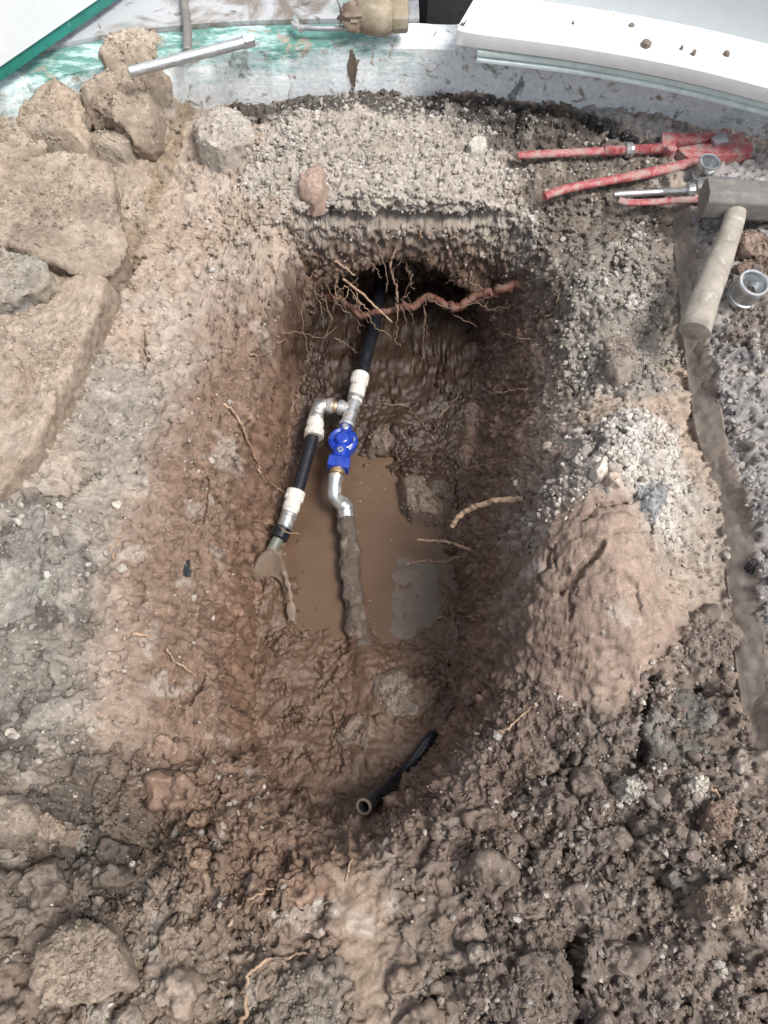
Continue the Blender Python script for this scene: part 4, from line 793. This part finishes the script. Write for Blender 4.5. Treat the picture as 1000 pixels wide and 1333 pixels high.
m_ = MB(); m_.lathe(Pv3(440.5, 608, zA), Pv3(437, 624, zA - .006), [(0, .0165), (.006, .0165), (.009, .0185), (.016, .0185), (.018, .0145), (.026, .0145)], 20); m_.build('brass_nipple', M['brass'], asm)
el = spl([Pv3(438, 619, zA - .004), Pv3(435.5, 632, zA - .010), Pv3(436, 645, zA - .022), Pv3(441, 653, zA - .036), Pv3(447, 656, zA - .046), Pv3(451, 662, zA - .052)], 6)
m_ = MB(); m_.tube(el, [.0185] * 4 + [.0168] * (len(el) - 7) + [.0185] * 3, 20); m_.build('elbow', M['galv'], asm)
m_ = MB()
for tt in (.0, .35, .7):
    q0 = Pv3(444, 655, zA - .042).lerp(Pv3(450, 660, zA - .05), tt); m_.lathe(q0, q0 + Vector((.4, -.5, -.3)), [(0, .0150), (.002, .0185), (.004, .0185), (.006, .0150)], 20)
m_.build('thread', M['galv'], asm)
m_ = MB(); m_.lathe(Pv3(448, 656, -.424), Pv3(451, 672, -.440), [(0, .0175), (.004, .020), (.030, .020), (.032, .018)], 22); m_.build('steel_socket', M['galv'], asm)
cp = spl([Pv3(450.5, 668, -.438), Pv3(453, 700, -.448), Pv3(456, 740, -.456), Pv3(460, 780, -.460), Pv3(465, 815, -.464), Pv3(474, 850, -.475)], 10)
m_ = MB(); m_.tube(cp, [.0185 + .0045 * ss(0, 8, i) + .003 * math.sin(i * .7) * .5 + .006 * ss(28, 50, i) for i in range(len(cp))], 28); m_.build('crusted_pipe', M['rust'], asm, disp=.008, dscale=38, sub=1, smooth=180)

# muddy shard over the pipe end
rows = []
for i in range(15):
    t = i / 14
    outer = [(331, 752, -.40), (333, 735, -.375), (341, 722, -.360), (353, 717, -.358), (364, 724, -.362), (371, 740, -.385), (374, 760, -.41)]
    inner = [(334, 757, -.425), (341, 753, -.415), (349, 750, -.410), (356, 750, -.410), (362, 754, -.412), (367, 762, -.42), (372, 775, -.43)]
    op = spl([Pv3(*q) for q in outer], 4); ip = spl([Pv3(*q) for q in inner], 4); k_ = int(t * (len(op) - 1)); rows.append([op[k_].lerp(ip[k_], s_ / 5) for s_ in range(6)])
sh = shell(rows, .007, 'pipe_shard', M['shard'], None, Pv3(353, 745, -.42)); tag(sh, 'curved muddy shard capping the end of the grey pipe stub', 'shard')
rows = []
tp = spl([Pv3(369, 742, -.385), Pv3(375, 760, -.40), Pv3(378.5, 780, -.42), Pv3(379.5, 807, -.445)], 5)
for i, p in enumerate(tp):
    wd = .0045 + .002 * math.sin(i * 1.7) + (.004 if i > 10 else 0); rows.append([p + Vector((s_ * wd, -abs(s_) * .002, -abs(s_) * .004)) for s_ in (-1, -.5, 0, .5, 1)])
s2_ = shell(rows, .004, 'clay_strip', M['shard'], None, Pv3(377, 780, -.44), .001); tag(s2_, 'narrow muddy strip hanging down from the shard to the puddle edge', 'strip')

# cut black pipe at the near end of the hole
a, b = on(470, 1066, .020) + Vector((0, 0, .012)), on(560, 966, .004); mid1 = on(515, 1026, .015); mid2 = on(540, 998, .012)
cpath = spl([a, mid1, mid2, b, b + (b - mid2) * .4 + Vector((0, 0, -.02))], 6)
ct = empty('cut_pipe', a - Vector((0, 0, .02)), 'cut end of a black pipe poking out of the mud at the near end', 'pipe')
m_ = MB(); m_.tube(cpath, [.0150] * 14 + [.0145] * 4 + [.013] * 3 + [.008] * (len(cpath) - 21), 22, cap=False); 
d0 = (cpath[1] - cpath[0]).normalized(); m_.build('outer_wall', M['pe'], ct)
m_ = MB(); m_.tube([p for p in cpath[:10]], .0105, 22, cap=False); m_.build('bore', M['black'], ct)
m_ = MB(); m_.lathe(cpath[0] - d0 * .001, cpath[0] + d0, [(0.002, .0103), (0, .0110), (0, .0147), (.003, .0153)], 22, cap=False); m_.build('cut_rim', M['shard'], ct)

# ================================================================== TOOLS
def tool_z(px, py, add=0.0): return Vector(hit(px, py)[0]) + Vector((0, 0, add))
zw = max(groundz(*P(x, y, .0)[:2]) for x, y in [(690, 200), (760, 197), (840, 195), (900, 200), (960, 200), (720, 250), (800, 230), (880, 215)]) + .014
W = empty('pipe_wrench', Pv3(860, 205, zw - .014), 'large red pipe wrench lying open on the dark soil below the kerb', 'pipe wrench')
m_ = MB(); m_.tube([Pv3(674, 202.5, zw), Pv3(700, 201, zw), Pv3(790, 196.5, zw)], [.0095, .0105, .0105], 16, flat=.75); m_.build('handle', M['red'], W, bevel=.001)
m_ = MB(); pts = []; rr = []
for i in range(72):
    t = i / 71; pts.append(Pv3(786, 196.6, zw).lerp(Pv3(864, 193.5, zw), t)); rr.append(.0105 + .0016 * (i % 2))
m_.tube(pts, rr, 14); m_.build('threaded_spindle', M['red'], W, smooth=20)
m_ = MB(); m_.lathe(Pv3(813, 195.6, zw), Pv3(826, 195.1, zw), [(0, .011), (.002, .0165), (.005, .0175), (.008, .0160), (.012, .0175), (.017, .0165), (.02, .011)], 14); m_.build('adjusting_nut', M['iron'], W, smooth=20)
th = .024
m_ = MB(); m_.prism([Pv3(*q, zw - .012) for q in [(858, 183), (872, 184), (930, 184), (936, 178), (944, 180), (942, 190), (905, 195), (878, 196), (872, 203), (858, 203)]], (0, 0, th)); m_.build('upper_jaw', M['red'], W, bevel=.003)
m_ = MB(); m_.prism([Pv3(*q, zw - .016) for q in [(866, 200), (878, 204), (905, 199), (938, 196), (950, 186), (962, 184), (974, 200), (976, 210), (962, 213), (935, 214), (918, 219), (903, 221), (893, 219), (880, 207)]], (0, 0, th)); m_.build('lower_jaw', M['red'], W, bevel=.003)
m_ = MB(); m_.tube(spl([Pv3(709, 256, zw), Pv3(722, 250.5, zw), Pv3(750, 243, zw), Pv3(820, 230, zw), Pv3(880, 217, zw), Pv3(908, 209, zw)], 6), [.0095] * 6 + [.0108] * 12 + [.0125] * 13, 14, flat=.8); m_.build('handle', M['red'], W)
m_ = MB(); m_.prism([Pv3(*q, zw + .006) for q in [(924, 186), (933, 177), (944, 180), (946, 190), (930, 193)]], (0, 0, .012)); m_.build('jaw_teeth', M['iron'], W, bevel=.001)
m_ = MB(); c_ = Pv3(872, 199, zw); m_.lathe(c_ + Vector((0, 0, -.012)), c_ + Vector((0, 0, .03)), [(0, .012), (.026, .012), (.029, .009), (.029, 0)], 18); m_.build('pivot', M['red'], W)
# second, smaller wrench
zs = max(groundz(*P(x, y, .0)[:2]) for x, y in [(810, 252), (850, 250), (890, 248), (920, 262)]) + .010
W2 = empty('pipe_wrench', Pv3(870, 255, zs - .01), 'small pipe wrench with a worn red handle half under the hammer head', 'pipe wrench')
m_ = MB(); m_.tube([Pv3(799, 253.5, zs), Pv3(806, 253, zs), Pv3(862, 250, zs)], [.006, .0075, .0075], 12); m_.build('handle', M['iron'], W2)
m_ = MB(); pts = [Pv3(858, 250.2, zs).lerp(Pv3(900, 248, zs), i / 35) for i in range(36)]; m_.tube(pts, [.0068 + .0012 * (i % 2) for i in range(36)], 12); m_.build('threaded_spindle', M['iron'], W2, smooth=20)
m_ = MB(); m_.lathe(Pv3(893, 248.4, zs), Pv3(905, 247.7, zs), [(0, .009), (.002, .0155), (.007, .0165), (.011, .0155), (.016, .0165), (.018, .009)], 14); m_.build('adjusting_nut', M['iron'], W2, smooth=20)
m_ = MB(); m_.prism([Pv3(*q, zs - .01) for q in [(904, 240), (925, 238), (960, 240), (962, 252), (905, 254)]], (0, 0, .02)); m_.build('jaw', M['iron'], W2, bevel=.003)
m_ = MB(); m_.tube(spl([Pv3(806, 260.5, zs - .002), Pv3(820, 263.5, zs - .002), Pv3(850, 263, zs - .002), Pv3(880, 261, zs - .002), Pv3(925, 259, zs - .002)], 5), .0085, 12, flat=.7); m_.build('handle', M['red'], W2)
# hammer
zh = max(groundz(*P(x, y, .0)[:2]) for x, y in [(950, 300), (935, 350), (910, 420), (970, 280)]) + .02
HM = empty('sledge_hammer', Pv3(950, 300, zh - .02), 'sledge hammer caked in mud with a thick wooden handle on the right', 'hammer')
hx = (Pv3(1000, 262, .05) - Pv3(925, 258, .05)).normalized(); hy = Vector((-hx.y, hx.x, 0)); hz = Vector((0, 0, 1))
hc = Pv3(988, 262, zh + .035)
m_ = MB(); oc = []
for (u_, v_) in [(-.5, -.28), (-.28, -.5), (.28, -.5), (.5, -.28), (.5, .28), (.28, .5), (-.28, .5), (-.5, .28)]: oc.append(hc - hx * .115 + hy * (u_ * .070) + hz * (v_ * .070))
m_.prism(oc, hx * .235); m_.build('head', M['hsteel'], HM, bevel=.004, disp=.002, dscale=40)
hp = spl([Pv3(961, 262, zh + .034), Pv3(957, 282, zh + .032), Pv3(951, 302, zh + .030), Pv3(932, 352, zh + .022), Pv3(912, 405, zh + .012), Pv3(904, 432, zh + .008)], 6)
m_ = MB(); m_.tube(hp, [.021 + .010 * ss(8, 30, i) for i in range(len(hp))], 22, flat=.85); hd = m_.build('handle', M['hwood'], HM, bevel=.003, disp=.002, dscale=25)
def ring_fit(px, py, r, hgt, tilt, label):
    p = tool_z(px, py); d = Vector(tilt).normalized(); b0 = p + d * (-.004); e = empty('pipe_coupling', b0, label, 'pipe fitting')
    m = MB(); m.lathe(b0, b0 + d, [(.001, r * .78), (0, r * .98), (.010, r * 1.0), (.012, r * .90), (hgt - .014, r * .90), (hgt - .011, r * 1.0), (hgt - .002, r * 1.02), (hgt, r * .98), (hgt, r * .80), (hgt - .004, r * .76), (.012, r * .76), (.011, 0)], 36, cap=False); m.build('body', M['galv2'], e, smooth=40)
    m = MB(); m.lathe(b0, b0 + d, [(hgt + .0003, r * .985), (hgt + .0015, r * .95), (hgt + .0015, r * .84), (hgt + .0003, r * .80)], 36, cap=False); m.build('rim', M['galv2'], e)
    m = MB()
    for i in range(9): m.lathe(b0 + d * (.014 + (hgt - .022) * i / 9), b0 + d * 9, [(0, r * .765), (.0015, r * .735), (.003, r * .765)], 30, cap=False)
    m.build('thread', M['galv'], e); return e
ring_fit(966, 386, .031, .052, (.10, -.16, 1), 'galvanised steel coupling standing alone beside the hammer handle')
ring_fit(913, 230, .024, .048, (.08, -.10, 1), 'galvanised steel coupling standing against the red wrench jaw')
# bar over the dirt lumps
sb = empty('steel_bar', Pv3(250, 80, .10), 'bright steel bar leaning from a dirt lump onto the kerb edge', 'steel bar')
m_ = MB(); s0_, s1_ = Pv3(168, 94, .165), Pv3(322, 54, .158); m_.tube([s0_, s0_.lerp(s1_, .02), s0_.lerp(s1_, .5), s1_], [.010, .0115, .0120, .0125], 16); m_.build('shaft', M['galv2'], sb)
m_ = MB(); m_.lathe(s0_.lerp(s1_, .955), s1_ + (s1_ - s0_) * .06, [(0, .012), (.004, .0155), (.026, .0155), (.028, .012)], 6); m_.build('hexagonal_end', M['galv2'], sb, smooth=20)
# thin grey pipe behind, lying on the floor
m_ = MB(); m_.tube(spl([Pv3(236, -40, .14), Pv3(240, 5, .14), Pv3(244, 40, .142), Pv3(244, 68, .142)], 5), .010, 12, wob=.03); o = m_.build('grey_pipe', M['hsteel'], None, Pv3(242, 30, .13)); tag(o, 'thin mud grey pipe lying on the floor behind the dirt lumps', 'pipe')
# rod on the kerb top
m_ = MB(); m_.tube(spl([Pv3(382, 30, .142), Pv3(388, 35, .144), Pv3(420, 37, .145), Pv3(452, 36, .146)], 5), .0062, 12); m_.lathe(Pv3(448, 36, .146), Pv3(468, 35.5, .146), [(0, .007), (.004, .0095), (.034, .0105), (.037, .007)], 14)
m_.tube([Pv3(384, 22, .15), Pv3(388, 33, .144), Pv3(392, 40, .143)], .006, 10); o = m_.build('tap_key', M['galv2'], None, Pv3(425, 36, .137)); tag(o, 'pale metal rod with a hooked end lying on the kerb top', 'rod')
# old brass valve
bv = empty('brass_valve', Pv3(490, 34, .137), 'mud smeared brass valve body lying on the kerb beside the dark gap', 'valve')
zb_ = .137 + .040; a, b = Pv3(450, 22, zb_), Pv3(534, 19, zb_); L = (b - a).length
m_ = MB(); m_.lathe(a, b, [(0, .018), (L * .20, .022), (L * .27, .034), (L * .42, .041), (L * .58, .042), (L * .70, .036), (L * .74, .030)], 26); m_.build('body', M['oldbrass'], bv, disp=.003, dscale=40)
m_ = MB(); m_.lathe(a + (b - a) * .72, b, [(0, .028), (0, .036), (L * .20, .0365), (L * .24, .034), (L * .24, .022), (L * .14, .020), (L * .14, .0)], 10); m_.build('socket', M['oldbrass'], bv, bevel=.002, smooth=25)
m_ = MB(); m_.lathe(a + (b - a) * .94 , b + (b - a), [(0, .021), (L * .03, .021), (L * .03, .016), (-.03, .016)], 20, cap=False); m_.build('bore', M['black'], bv)
m_ = MB(); q = a + (b - a) * .66; m_.lathe(q, q + Vector((0, .35, 1)), [(0, .020), (.045, .018), (.05, .020), (.056, .014), (.056, 0)], 8); m_.build('stem_socket', M['oldbrass'], bv, bevel=.001, smooth=25)
m_ = MB(); m_.lathe(a - (b - a) * .08, a + (b - a) * .3, [(0, .012), (.010, .026), (.035, .030), (.05, .026)], 18); m_.build('mud_cake', M['mud'], bv, disp=.012, dscale=60, sub=1)
m_ = MB(); m_.tube(spl([Pv3(442, 34, .145), Pv3(444, 18, .18), Pv3(440, 2, .22), Pv3(430, -12, .24)], 6), .0018, 8); o = m_.build('wire', M['iron'], None, Pv3(440, 20, .137)); tag(o, 'thin bent wire rising from the kerb beside the brass valve', 'wire')
# mud splash on the kerb face
m_ = MB(); cy = min(q.y for q in kp if abs(q.x + .075) < .05) + .002
m_.prism([Vector((-.075 + dx, cy, .058 + dz)) for dx, dz in [(-.012, .0), (-.006, .045), (.002, .052), (.008, .03), (.016, .022), (.010, .0), (.006, -.04), (-.002, -.062), (-.006, -.03)]], (0, -.005, 0))
o = m_.build('mud_splash', M['mud'], None, Vector((-.075, cy, .0)), bevel=.002, disp=.006, dscale=90, sub=2); tag(o, 'brown splash of mud stuck on the painted kerb face', 'mud')

# ================================================================== ROOTS
def root(label, pts, r, mt, off=None, taper=.35, wob=.004, group=None, lift=0.0, fixed=None):
    rnd = random.Random(hash(label) % 9999 + len(bpy.data.objects))
    ctl = []
    for i, q in enumerate(pts):
        if len(q) == 3: ctl.append(Pv3(*q))
        else: ctl.append(on(q[0], q[1], (r * .8 if off is None else off)))
    r = r * (.92 if r > .012 else .74)
    path = spl(ctl, 12); n = len(path); out = []; v = Vector((0, 0, 0))
    for i, p in enumerate(path):
        v = v * .75 + Vector((rnd.gauss(0, 1), rnd.gauss(0, 1), rnd.gauss(0, 1))) * wob * .35; out.append(p + v)
    rad = [r * (1 - (1 - taper) * i / (n - 1)) * ((.94 + .12 * rnd.random()) if r > .008 else (.85 + .3 * rnd.random())) for i in range(n)]
    m = MB(); m.tube(out, rad, 9); o = m.build('root', M[mt], None, out[0], smooth=80); return tag(o, label, 'root', group)
root('thick red brown root spanning the far end of the hole across the cave', [(712, 358, -.13), (690, 366, -.15), (660, 378, -.175), (625, 386, -.195), (590, 394, -.205), (560, 391, -.215), (535, 398, -.22), (510, 402, -.22), (478, 407, -.225), (445, 394, -.235), (425, 385, -.26)], .0130, 'rootred', taper=.55, wob=.009)
root('pale straight root crossing in front of the thick red root', [(447, 364, -.17), (470, 382, -.18), (490, 400, -.19), (510, 420, -.20)], .0045, 'rootpale', taper=.6, wob=.0015)
root('forked root hanging in front of the cave below the far edge', [(519, 318, -.10), (511, 335, -.12), (511, 352, -.15), (515, 372, -.18), (519, 390, -.2)], .0042, 'rootdark', taper=.7)
root('long thin root hanging left of the pale straight root', [(437, 340, -.10), (450, 352, -.12), (462, 358, -.13)], .0035, 'rootpale', taper=.6)
root('thin root hanging from the far wall centre', [(490, 315, -.08), (498, 340, -.12), (503, 360, -.16), (502, 382, -.19)], .0028, 'rootdark')
root('thin looping root along the far wall under the edge', [(545, 310), (546, 300), (552, 306), (565, 302), (575, 308), (588, 308), (599, 312)], .0030, 'rootpale', off=.004)
root('short curved root at the right of the far wall', [(612, 310), (606, 322), (608, 334)], .0030, 'rootpale', off=.004)
hang = 'fine roots hanging from the far wall and the cave'
for pts in [[(392, 395, -.2), (398, 430, -.25), (402, 475, -.30)], [(420, 380, -.2), (430, 410, -.22), (426, 435, -.26), (418, 450, -.28)], [(425, 370, -.18), (440, 395, -.21), (460, 412, -.24), (475, 424, -.26)], [(550, 405, -.22), (552, 440, -.28), (547, 480, -.33)], [(522, 400, -.21), (528, 425, -.25)], [(355, 435, -.2), (385, 433, -.22), (420, 440, -.25), (440, 425, -.24)],
            [(438, 440, -.28), (455, 450, -.3), (466, 460, -.31)], [(555, 390, -.2), (600, 400, -.2), (650, 385, -.19)], [(580, 400, -.22), (600, 415, -.25), (620, 425, -.27)], [(410, 375, -.19), (418, 400, -.22), (420, 425, -.25)], [(475, 330, -.11), (490, 350, -.14), (497, 362, -.16)], [(395, 345, -.1), (402, 372, -.14), (392, 400, -.18)], [(460, 385, -.19), (468, 405, -.22), (480, 420, -.24)], [(660, 395, -.22), (664, 415, -.25)], [(615, 390, -.2), (640, 402, -.22), (672, 398, -.21)]]:
    root('fine brown root hanging at the far end of the hole', pts, .0020, 'rootdark', group=hang, wob=.005)
rr_ = random.Random(11)
for i in range(34):
    px = rr_.choice([rr_.uniform(385, 470), rr_.uniform(400, 640)]); py = rr_.uniform(318, 385); z_ = rr_.uniform(-.22, -.12); L_ = rr_.uniform(20, 75); sl_ = rr_.gauss(0, .45); q_ = []
    for k_ in range(4): q_.append((px + sl_ * L_ * k_ / 3 + rr_.gauss(0, 4), py + L_ * k_ / 3 * (1 - .3 * abs(sl_)), z_ - .03 * k_ * L_ / 60))
    root('fine brown root hanging at the far end of the hole', q_, .0016, 'rootdark' if rr_.random() < .7 else 'rootpale', group=hang, wob=.006)
root('forked pale root down the left wall of the hole', [(283, 515), (300, 535), (318, 565), (332, 600), (336, 618), (352, 632), (368, 644)], .0042, 'rootpale', off=.006)
root('long curved root at the upper left rim of the hole', [(330, 440), (332, 470), (325, 500), (310, 525), (303, 540)], .0040, 'rootdark', off=.004)
root('thin root bent across the left wall under the cave', [(325, 462), (345, 458), (366, 442)], .0034, 'rootpale', off=.004)
root('thin root crossing the steel socket of the side pipe', [(312, 668), (345, 680), (370, 690, -.37), (387, 696, -.38)], .0030, 'rootpale', off=.005)
root('pale root on the left slope below the shard', [(290, 750), (305, 751), (322, 752)], .0030, 'rootpale', off=.004)
root('long pale wavy root on the left slope', [(174, 828), (200, 833), (225, 855), (250, 876), (288, 885)], .0042, 'rootpale', off=.005)
root('thin root below the long wavy root on the left slope', [(186, 835), (200, 870), (215, 900), (230, 930)], .0028, 'rootdark', off=.003)
root('thin bent root at mid left above the slope', [(149, 730), (155, 700), (165, 686), (185, 678)], .0026, 'rootpale', off=.004)
root('curved tan root at the near left of the hole', [(300, 985), (320, 987), (340, 978), (358, 964)], .0060, 'rootdark', off=.006)
root('thick pinkish root pointing into the hole from the right wall', [(588, 685, -.20), (600, 670, -.18), (620, 660, -.155), (650, 652, -.12), (680, 652, -.10)], .0068, 'rootpale', taper=1.3, wob=.003)
root('pale root pointing left above the grey reflection patch', [(544, 703, -.38), (570, 705, -.365), (590, 708, -.35), (612, 716, -.32)], .0046, 'rootpale', taper=1.1, wob=.002)
root('brown root reaching over the corner of the grey reflection patch', [(528, 736, -.42), (545, 731, -.415), (580, 730, -.39), (612, 722, -.33)], .0042, 'rootdark', taper=1.2, wob=.003)
root('long straight root along the right wall', [(600, 615), (640, 605), (690, 598)], .0030, 'rootpale', off=.004)
root('short pale root stub in the right wall', [(640, 510), (660, 512), (682, 508)], .0060, 'rootpale', off=.005)
root('short pale root in the right wall below the thick red root', [(655, 436), (675, 438), (697, 442)], .0040, 'rootpale', off=.005)
root('white curled root at the right rim of the hole', [(712, 415), (722, 406), (728, 393), (731, 385)], .0032, 'rootpale', off=.006)
root('curved thin root on the right floor edge of the hole', [(570, 545), (585, 530), (592, 518), (602, 508)], .0030, 'rootdark', off=.004)
root('dark bent root right of the valve on the hole floor', [(500, 527), (530, 530), (545, 545), (560, 565), (570, 580)], .0028, 'rootdark', off=.003)
root('thin root on the near right wall', [(570, 805), (600, 803), (625, 808)], .0028, 'rootpale', off=.004)
root('forked pale root on the right slope near the bottom', [(650, 955), (668, 945), (682, 930), (697, 918)], .0030, 'rootpale', off=.005)
root('pale short root left of the forked one on the right slope', [(625, 918), (640, 921), (658, 912)], .0028, 'rootpale', off=.004)
root('long bent root arching over the wet grey chunk at the bottom', [(318, 1345), (322, 1300), (332, 1275), (352, 1257), (385, 1253), (415, 1253), (436, 1253), (430, 1268)], .0040, 'rootpale', off=.012)
root('pale root arched over crumbs at lower left', [(298, 1198), (312, 1180), (330, 1168), (358, 1162)], .0038, 'rootpale', off=.008)
root('thin root standing up below the cut black pipe', [(396, 1095), (408, 1075), (418, 1055)], .0028, 'rootdark', off=.008)
root('short twig below the cut black pipe in the rim', [(452, 1145), (455, 1118), (455, 1090)], .0026, 'rootpale', off=.005)
root('thin white root on the lower right rubble', [(930, 1030), (944, 1045), (946, 1065), (943, 1082)], .0028, 'rootpale', off=.010)
root('pale straw lying under the hammer head', [(905, 282), (912, 270), (918, 258)], .0016, 'rootpale', off=.010, wob=.001)
root('second pale straw lying under the hammer head', [(912, 290), (921, 278), (932, 268)], .0016, 'rootpale', off=.010, wob=.001)
m_ = MB(); p, nn_ = hit(243, 740)
for dx, dy, sx_, sy_ in [(0, 0, .010, .034), (.004, -.012, .012, .014)]: m_.box(p + Vector((dx, dy, .003)), sx_, sy_, .003)
o = m_.build('plastic_scrap', M['scrap'], None, p, bevel=.001, disp=.003, dscale=70, sub=1); tag(o, 'small scrap of black plastic stuck in the left slope', 'scrap')

# ================================================================== GRAVEL AND CRUMBS
def base_stones(sub, k, rough):
    out = []
    for i in range(k):
        bm = bmesh.new(); bmesh.ops.create_icosphere(bm, subdivisions=sub, radius=1); v = np.array([x.co for x in bm.verts]); f = np.array([[x.index for x in q.verts] for q in bm.faces]); bm.free()
        v *= (1 + rough * RNG.normal(size=(len(v), 1))) if sub == 1 else (1 + rough * fbm(v[:, 0] * 1.1 + i * 7, v[:, 1] * 1.1, v[:, 2] * 1.1, 3, 300))[:, None]
        for _ in range(4):
            d = RNG.normal(size=3); d /= np.linalg.norm(d); h = .55 + .3 * RNG.random(); q = v @ d; v = v - np.outer(np.clip(q - h, 0, None), d)
        v *= np.array([1, .6 + .35 * RNG.random(), .5 + .3 * RNG.random()]); out.append((v, f))
    return out
cellA = (np.gradient(xs)[None, :] * np.gradient(ys)[:, None]).ravel() / np.clip(nrm[:, 2], .10, 1)
RK = []
for o_ in list(COL.objects):
    if o_.type == 'MESH' and o_.parent is None and o_.get('category') in ('slab', 'clod', 'concrete chunk', 'stone') and len(o_.data.vertices) > 900 and 'Col' in o_.data.color_attributes:
        nV = len(o_.data.vertices); v_ = np.empty(nV * 3, np.float32); o_.data.vertices.foreach_get('co', v_); n_2 = np.empty(nV * 3, np.float32); o_.data.vertices.foreach_get('normal', n_2); c_2 = np.empty(nV * 4, np.float32); o_.data.color_attributes['Col'].data.foreach_get('color', c_2)
        v_ = v_.reshape(-1, 3) + np.array(o_.location); n_2 = n_2.reshape(-1, 3); kk = np.where(n_2[:, 2] > .15)[0]; kk = RNG.choice(kk, min(len(kk), int(60 + len(kk) * .10)), replace=False)
        RK.append(np.c_[v_[kk], n_2[kk], c_2.reshape(-1, 4)[kk]])
RK = np.concatenate(RK)
def scatter(name, dens, total, r0, sig, colfun, sub, kinds, smooth, sink=.35, rmax=.02, extra=None):
    vis = core & (np.abs(X) < 1.05) & (Y > -.25) & (Y < 1.84)
    wgt = np.clip(dens, 0, None) * cellA * vis; wgt = wgt / wgt.sum(); pick = RNG.choice(len(X), total, p=wgt)
    ps = Pv[pick]; pn = nrm[pick]; rad = np.clip(r0 * np.exp(sig * RNG.normal(size=total)), .0015, rmax)
    cl = colfun(pick)
    if extra is not None:
        ps = np.r_[ps, extra[:, :3]]; pn = np.r_[pn, extra[:, 3:6]]; m_e = len(extra); rad = np.r_[rad, np.clip(.0022 * np.exp(.5 * RNG.normal(size=m_e)), .0012, .007)]; cl = np.r_[cl, np.c_[np.clip(extra[:, 6:9] * (.75 + .5 * RNG.random((m_e, 1))), .01, .8), extra[:, 9:]]]; total = total + m_e
    Vs = []; Fs = []; Cs = []; o = 0; kind = RNG.integers(0, len(kinds), total)
    for ki, (v, f) in enumerate(kinds):
        s = np.where(kind == ki)[0]; m = len(s)
        if not m: continue
        qd = RNG.normal(size=(m, 4)); qd /= np.linalg.norm(qd, axis=1, keepdims=True); a, b, c, d = qd.T
        Rm = np.stack([1 - 2 * (c * c + d * d), 2 * (b * c - a * d), 2 * (b * d + a * c), 2 * (b * c + a * d), 1 - 2 * (b * b + d * d), 2 * (c * d - a * b), 2 * (b * d - a * c), 2 * (c * d + a * b), 1 - 2 * (b * b + c * c)], 1).reshape(m, 3, 3)
        vv = np.einsum('mij,vj->mvi', Rm, v) * rad[s][:, None, None] + (ps[s] + pn[s] * (rad[s] * (.55 - sink))[:, None])[:, None, :]
        Vs.append(vv.reshape(-1, 3)); Fs.append((f[None] + (np.arange(m) * len(v))[:, None, None] + o).reshape(-1, 3)); o += m * len(v); Cs.append(np.repeat(cl[s], len(v), 0))
    ob = link(name, mesh_np(name, np.concatenate(Vs), np.concatenate(Fs), smooth, np.concatenate(Cs)), STONE); tag(ob, kind='stuff'); return ob
KS = base_stones(1, 14, .14); KB = base_stones(2, 8, .25)
dry = 1 - np.clip(hole * 2.2, 0, 1); pchy = ss(-.1, .4, fbm(X * 12, Y * 12, None, 3, 310))
def cg(i):
    t = RNG.random(len(i)) * (1 - .3 * z_mndG[i]); c = (1 + .35 * z_mndG[i])[:, None] * np.where(t[:, None] < .45, [[.38, .355, .32]], np.where(t[:, None] < .7, [[.27, .245, .22]], np.where(t[:, None] < .85, [[.46, .44, .41]], [[.19, .175, .165]]))) * (.8 + .4 * RNG.random((len(i), 1))); return np.c_[np.clip(c * .8 + C[i] * .25, 0, .75), np.full(len(i), .12)]
gd = (z_gravF * 1.0 + z_gravR * .8 + z_mndG * 1.8 + .22 * z_grayL + .15 * z_grayL2 + .12 * z_asR + .12 * z_darkF + .10 * z_dkR + .03) * dry * (1 - .95 * strip) * (1 - .8 * z_mndB) * (1 - .95 * z_wetB) * (1 - .7 * brS) * (.25 + pchy)
scatter('gravel', gd, 12000, .0042, .45, cg, 1, KS, False, rmax=.012)
def cs(i):
    return np.c_[np.clip(C[i] * (.75 + .5 * RNG.random((len(i), 1))) * (1 + .015 * RNG.normal(size=(len(i), 3))), .01, .7), np.clip(wet[i] * .8, 0, .6)]
sdn = (.55 + z_botM * .55 + z_dkR * .8 + z_darkL * .9 + z_grayL * .9 + z_tanBR * .8 + .5 * z_darkF + .5 * z_asR * .6) * (.30 + .70 * dry + 1.2 * ss(.25, .6, 1 - nrm[:, 2]) * (hole > .04) * (hole < .8)) * (1 - .85 * strip) * (1 - .97 * z_wetB) * (1 - .7 * z_wetC) * (1 - flo * (1 - .5 * fl_p * (Z > -.465))) * (1 - .85 * z_mndB) * (1 - .6 * brS) * (1 - .5 * z_asL) * (1 - .75 * z_slopeL * (1 - z_darkL)) * (.2 + pchy)
scatter('soil_crumbs', sdn, 42000, .0024, .55, cs, 1, KS, False, rmax=.010, extra=RK)
scatter('soil_clods', sdn * (z_botM + z_dkR + z_darkL + z_tanBR + .05), 500, .0070, .40, cs, 2, KB, False, sink=.35, rmax=.016)
# silt flecks on the puddle; the first cluster stands in for whitish glints
fv = []; ff_ = []; fc = []; o_ = 0; rf = random.Random(5)
for i in range(150):
    px, py = (rf.gauss(505, 32), rf.gauss(612, 26)) if i < 80 else (rf.uniform(388, 600), rf.uniform(595, 838))
    c_ = P(px, py, -.4738); r_ = rf.uniform(.0008, .0028)
    if groundz(c_[0], c_[1]) > -.472: continue
    v, f = KS[i % len(KS)]; fv.append(v * np.array([r_ * rf.uniform(.7, 1.6), r_, r_ * .45]) + c_); ff_.append(f + o_); o_ += len(v); fc.append(np.tile([*(np.array([.20, .155, .115]) * rf.uniform(.7, 2.0)), .6], (len(v), 1)))
fo = link('silt_and_glint_flecks', mesh_np('silt_and_glint_flecks', np.concatenate(fv), np.concatenate(ff_), True, np.concatenate(fc)), STONE); tag(fo, kind='stuff')
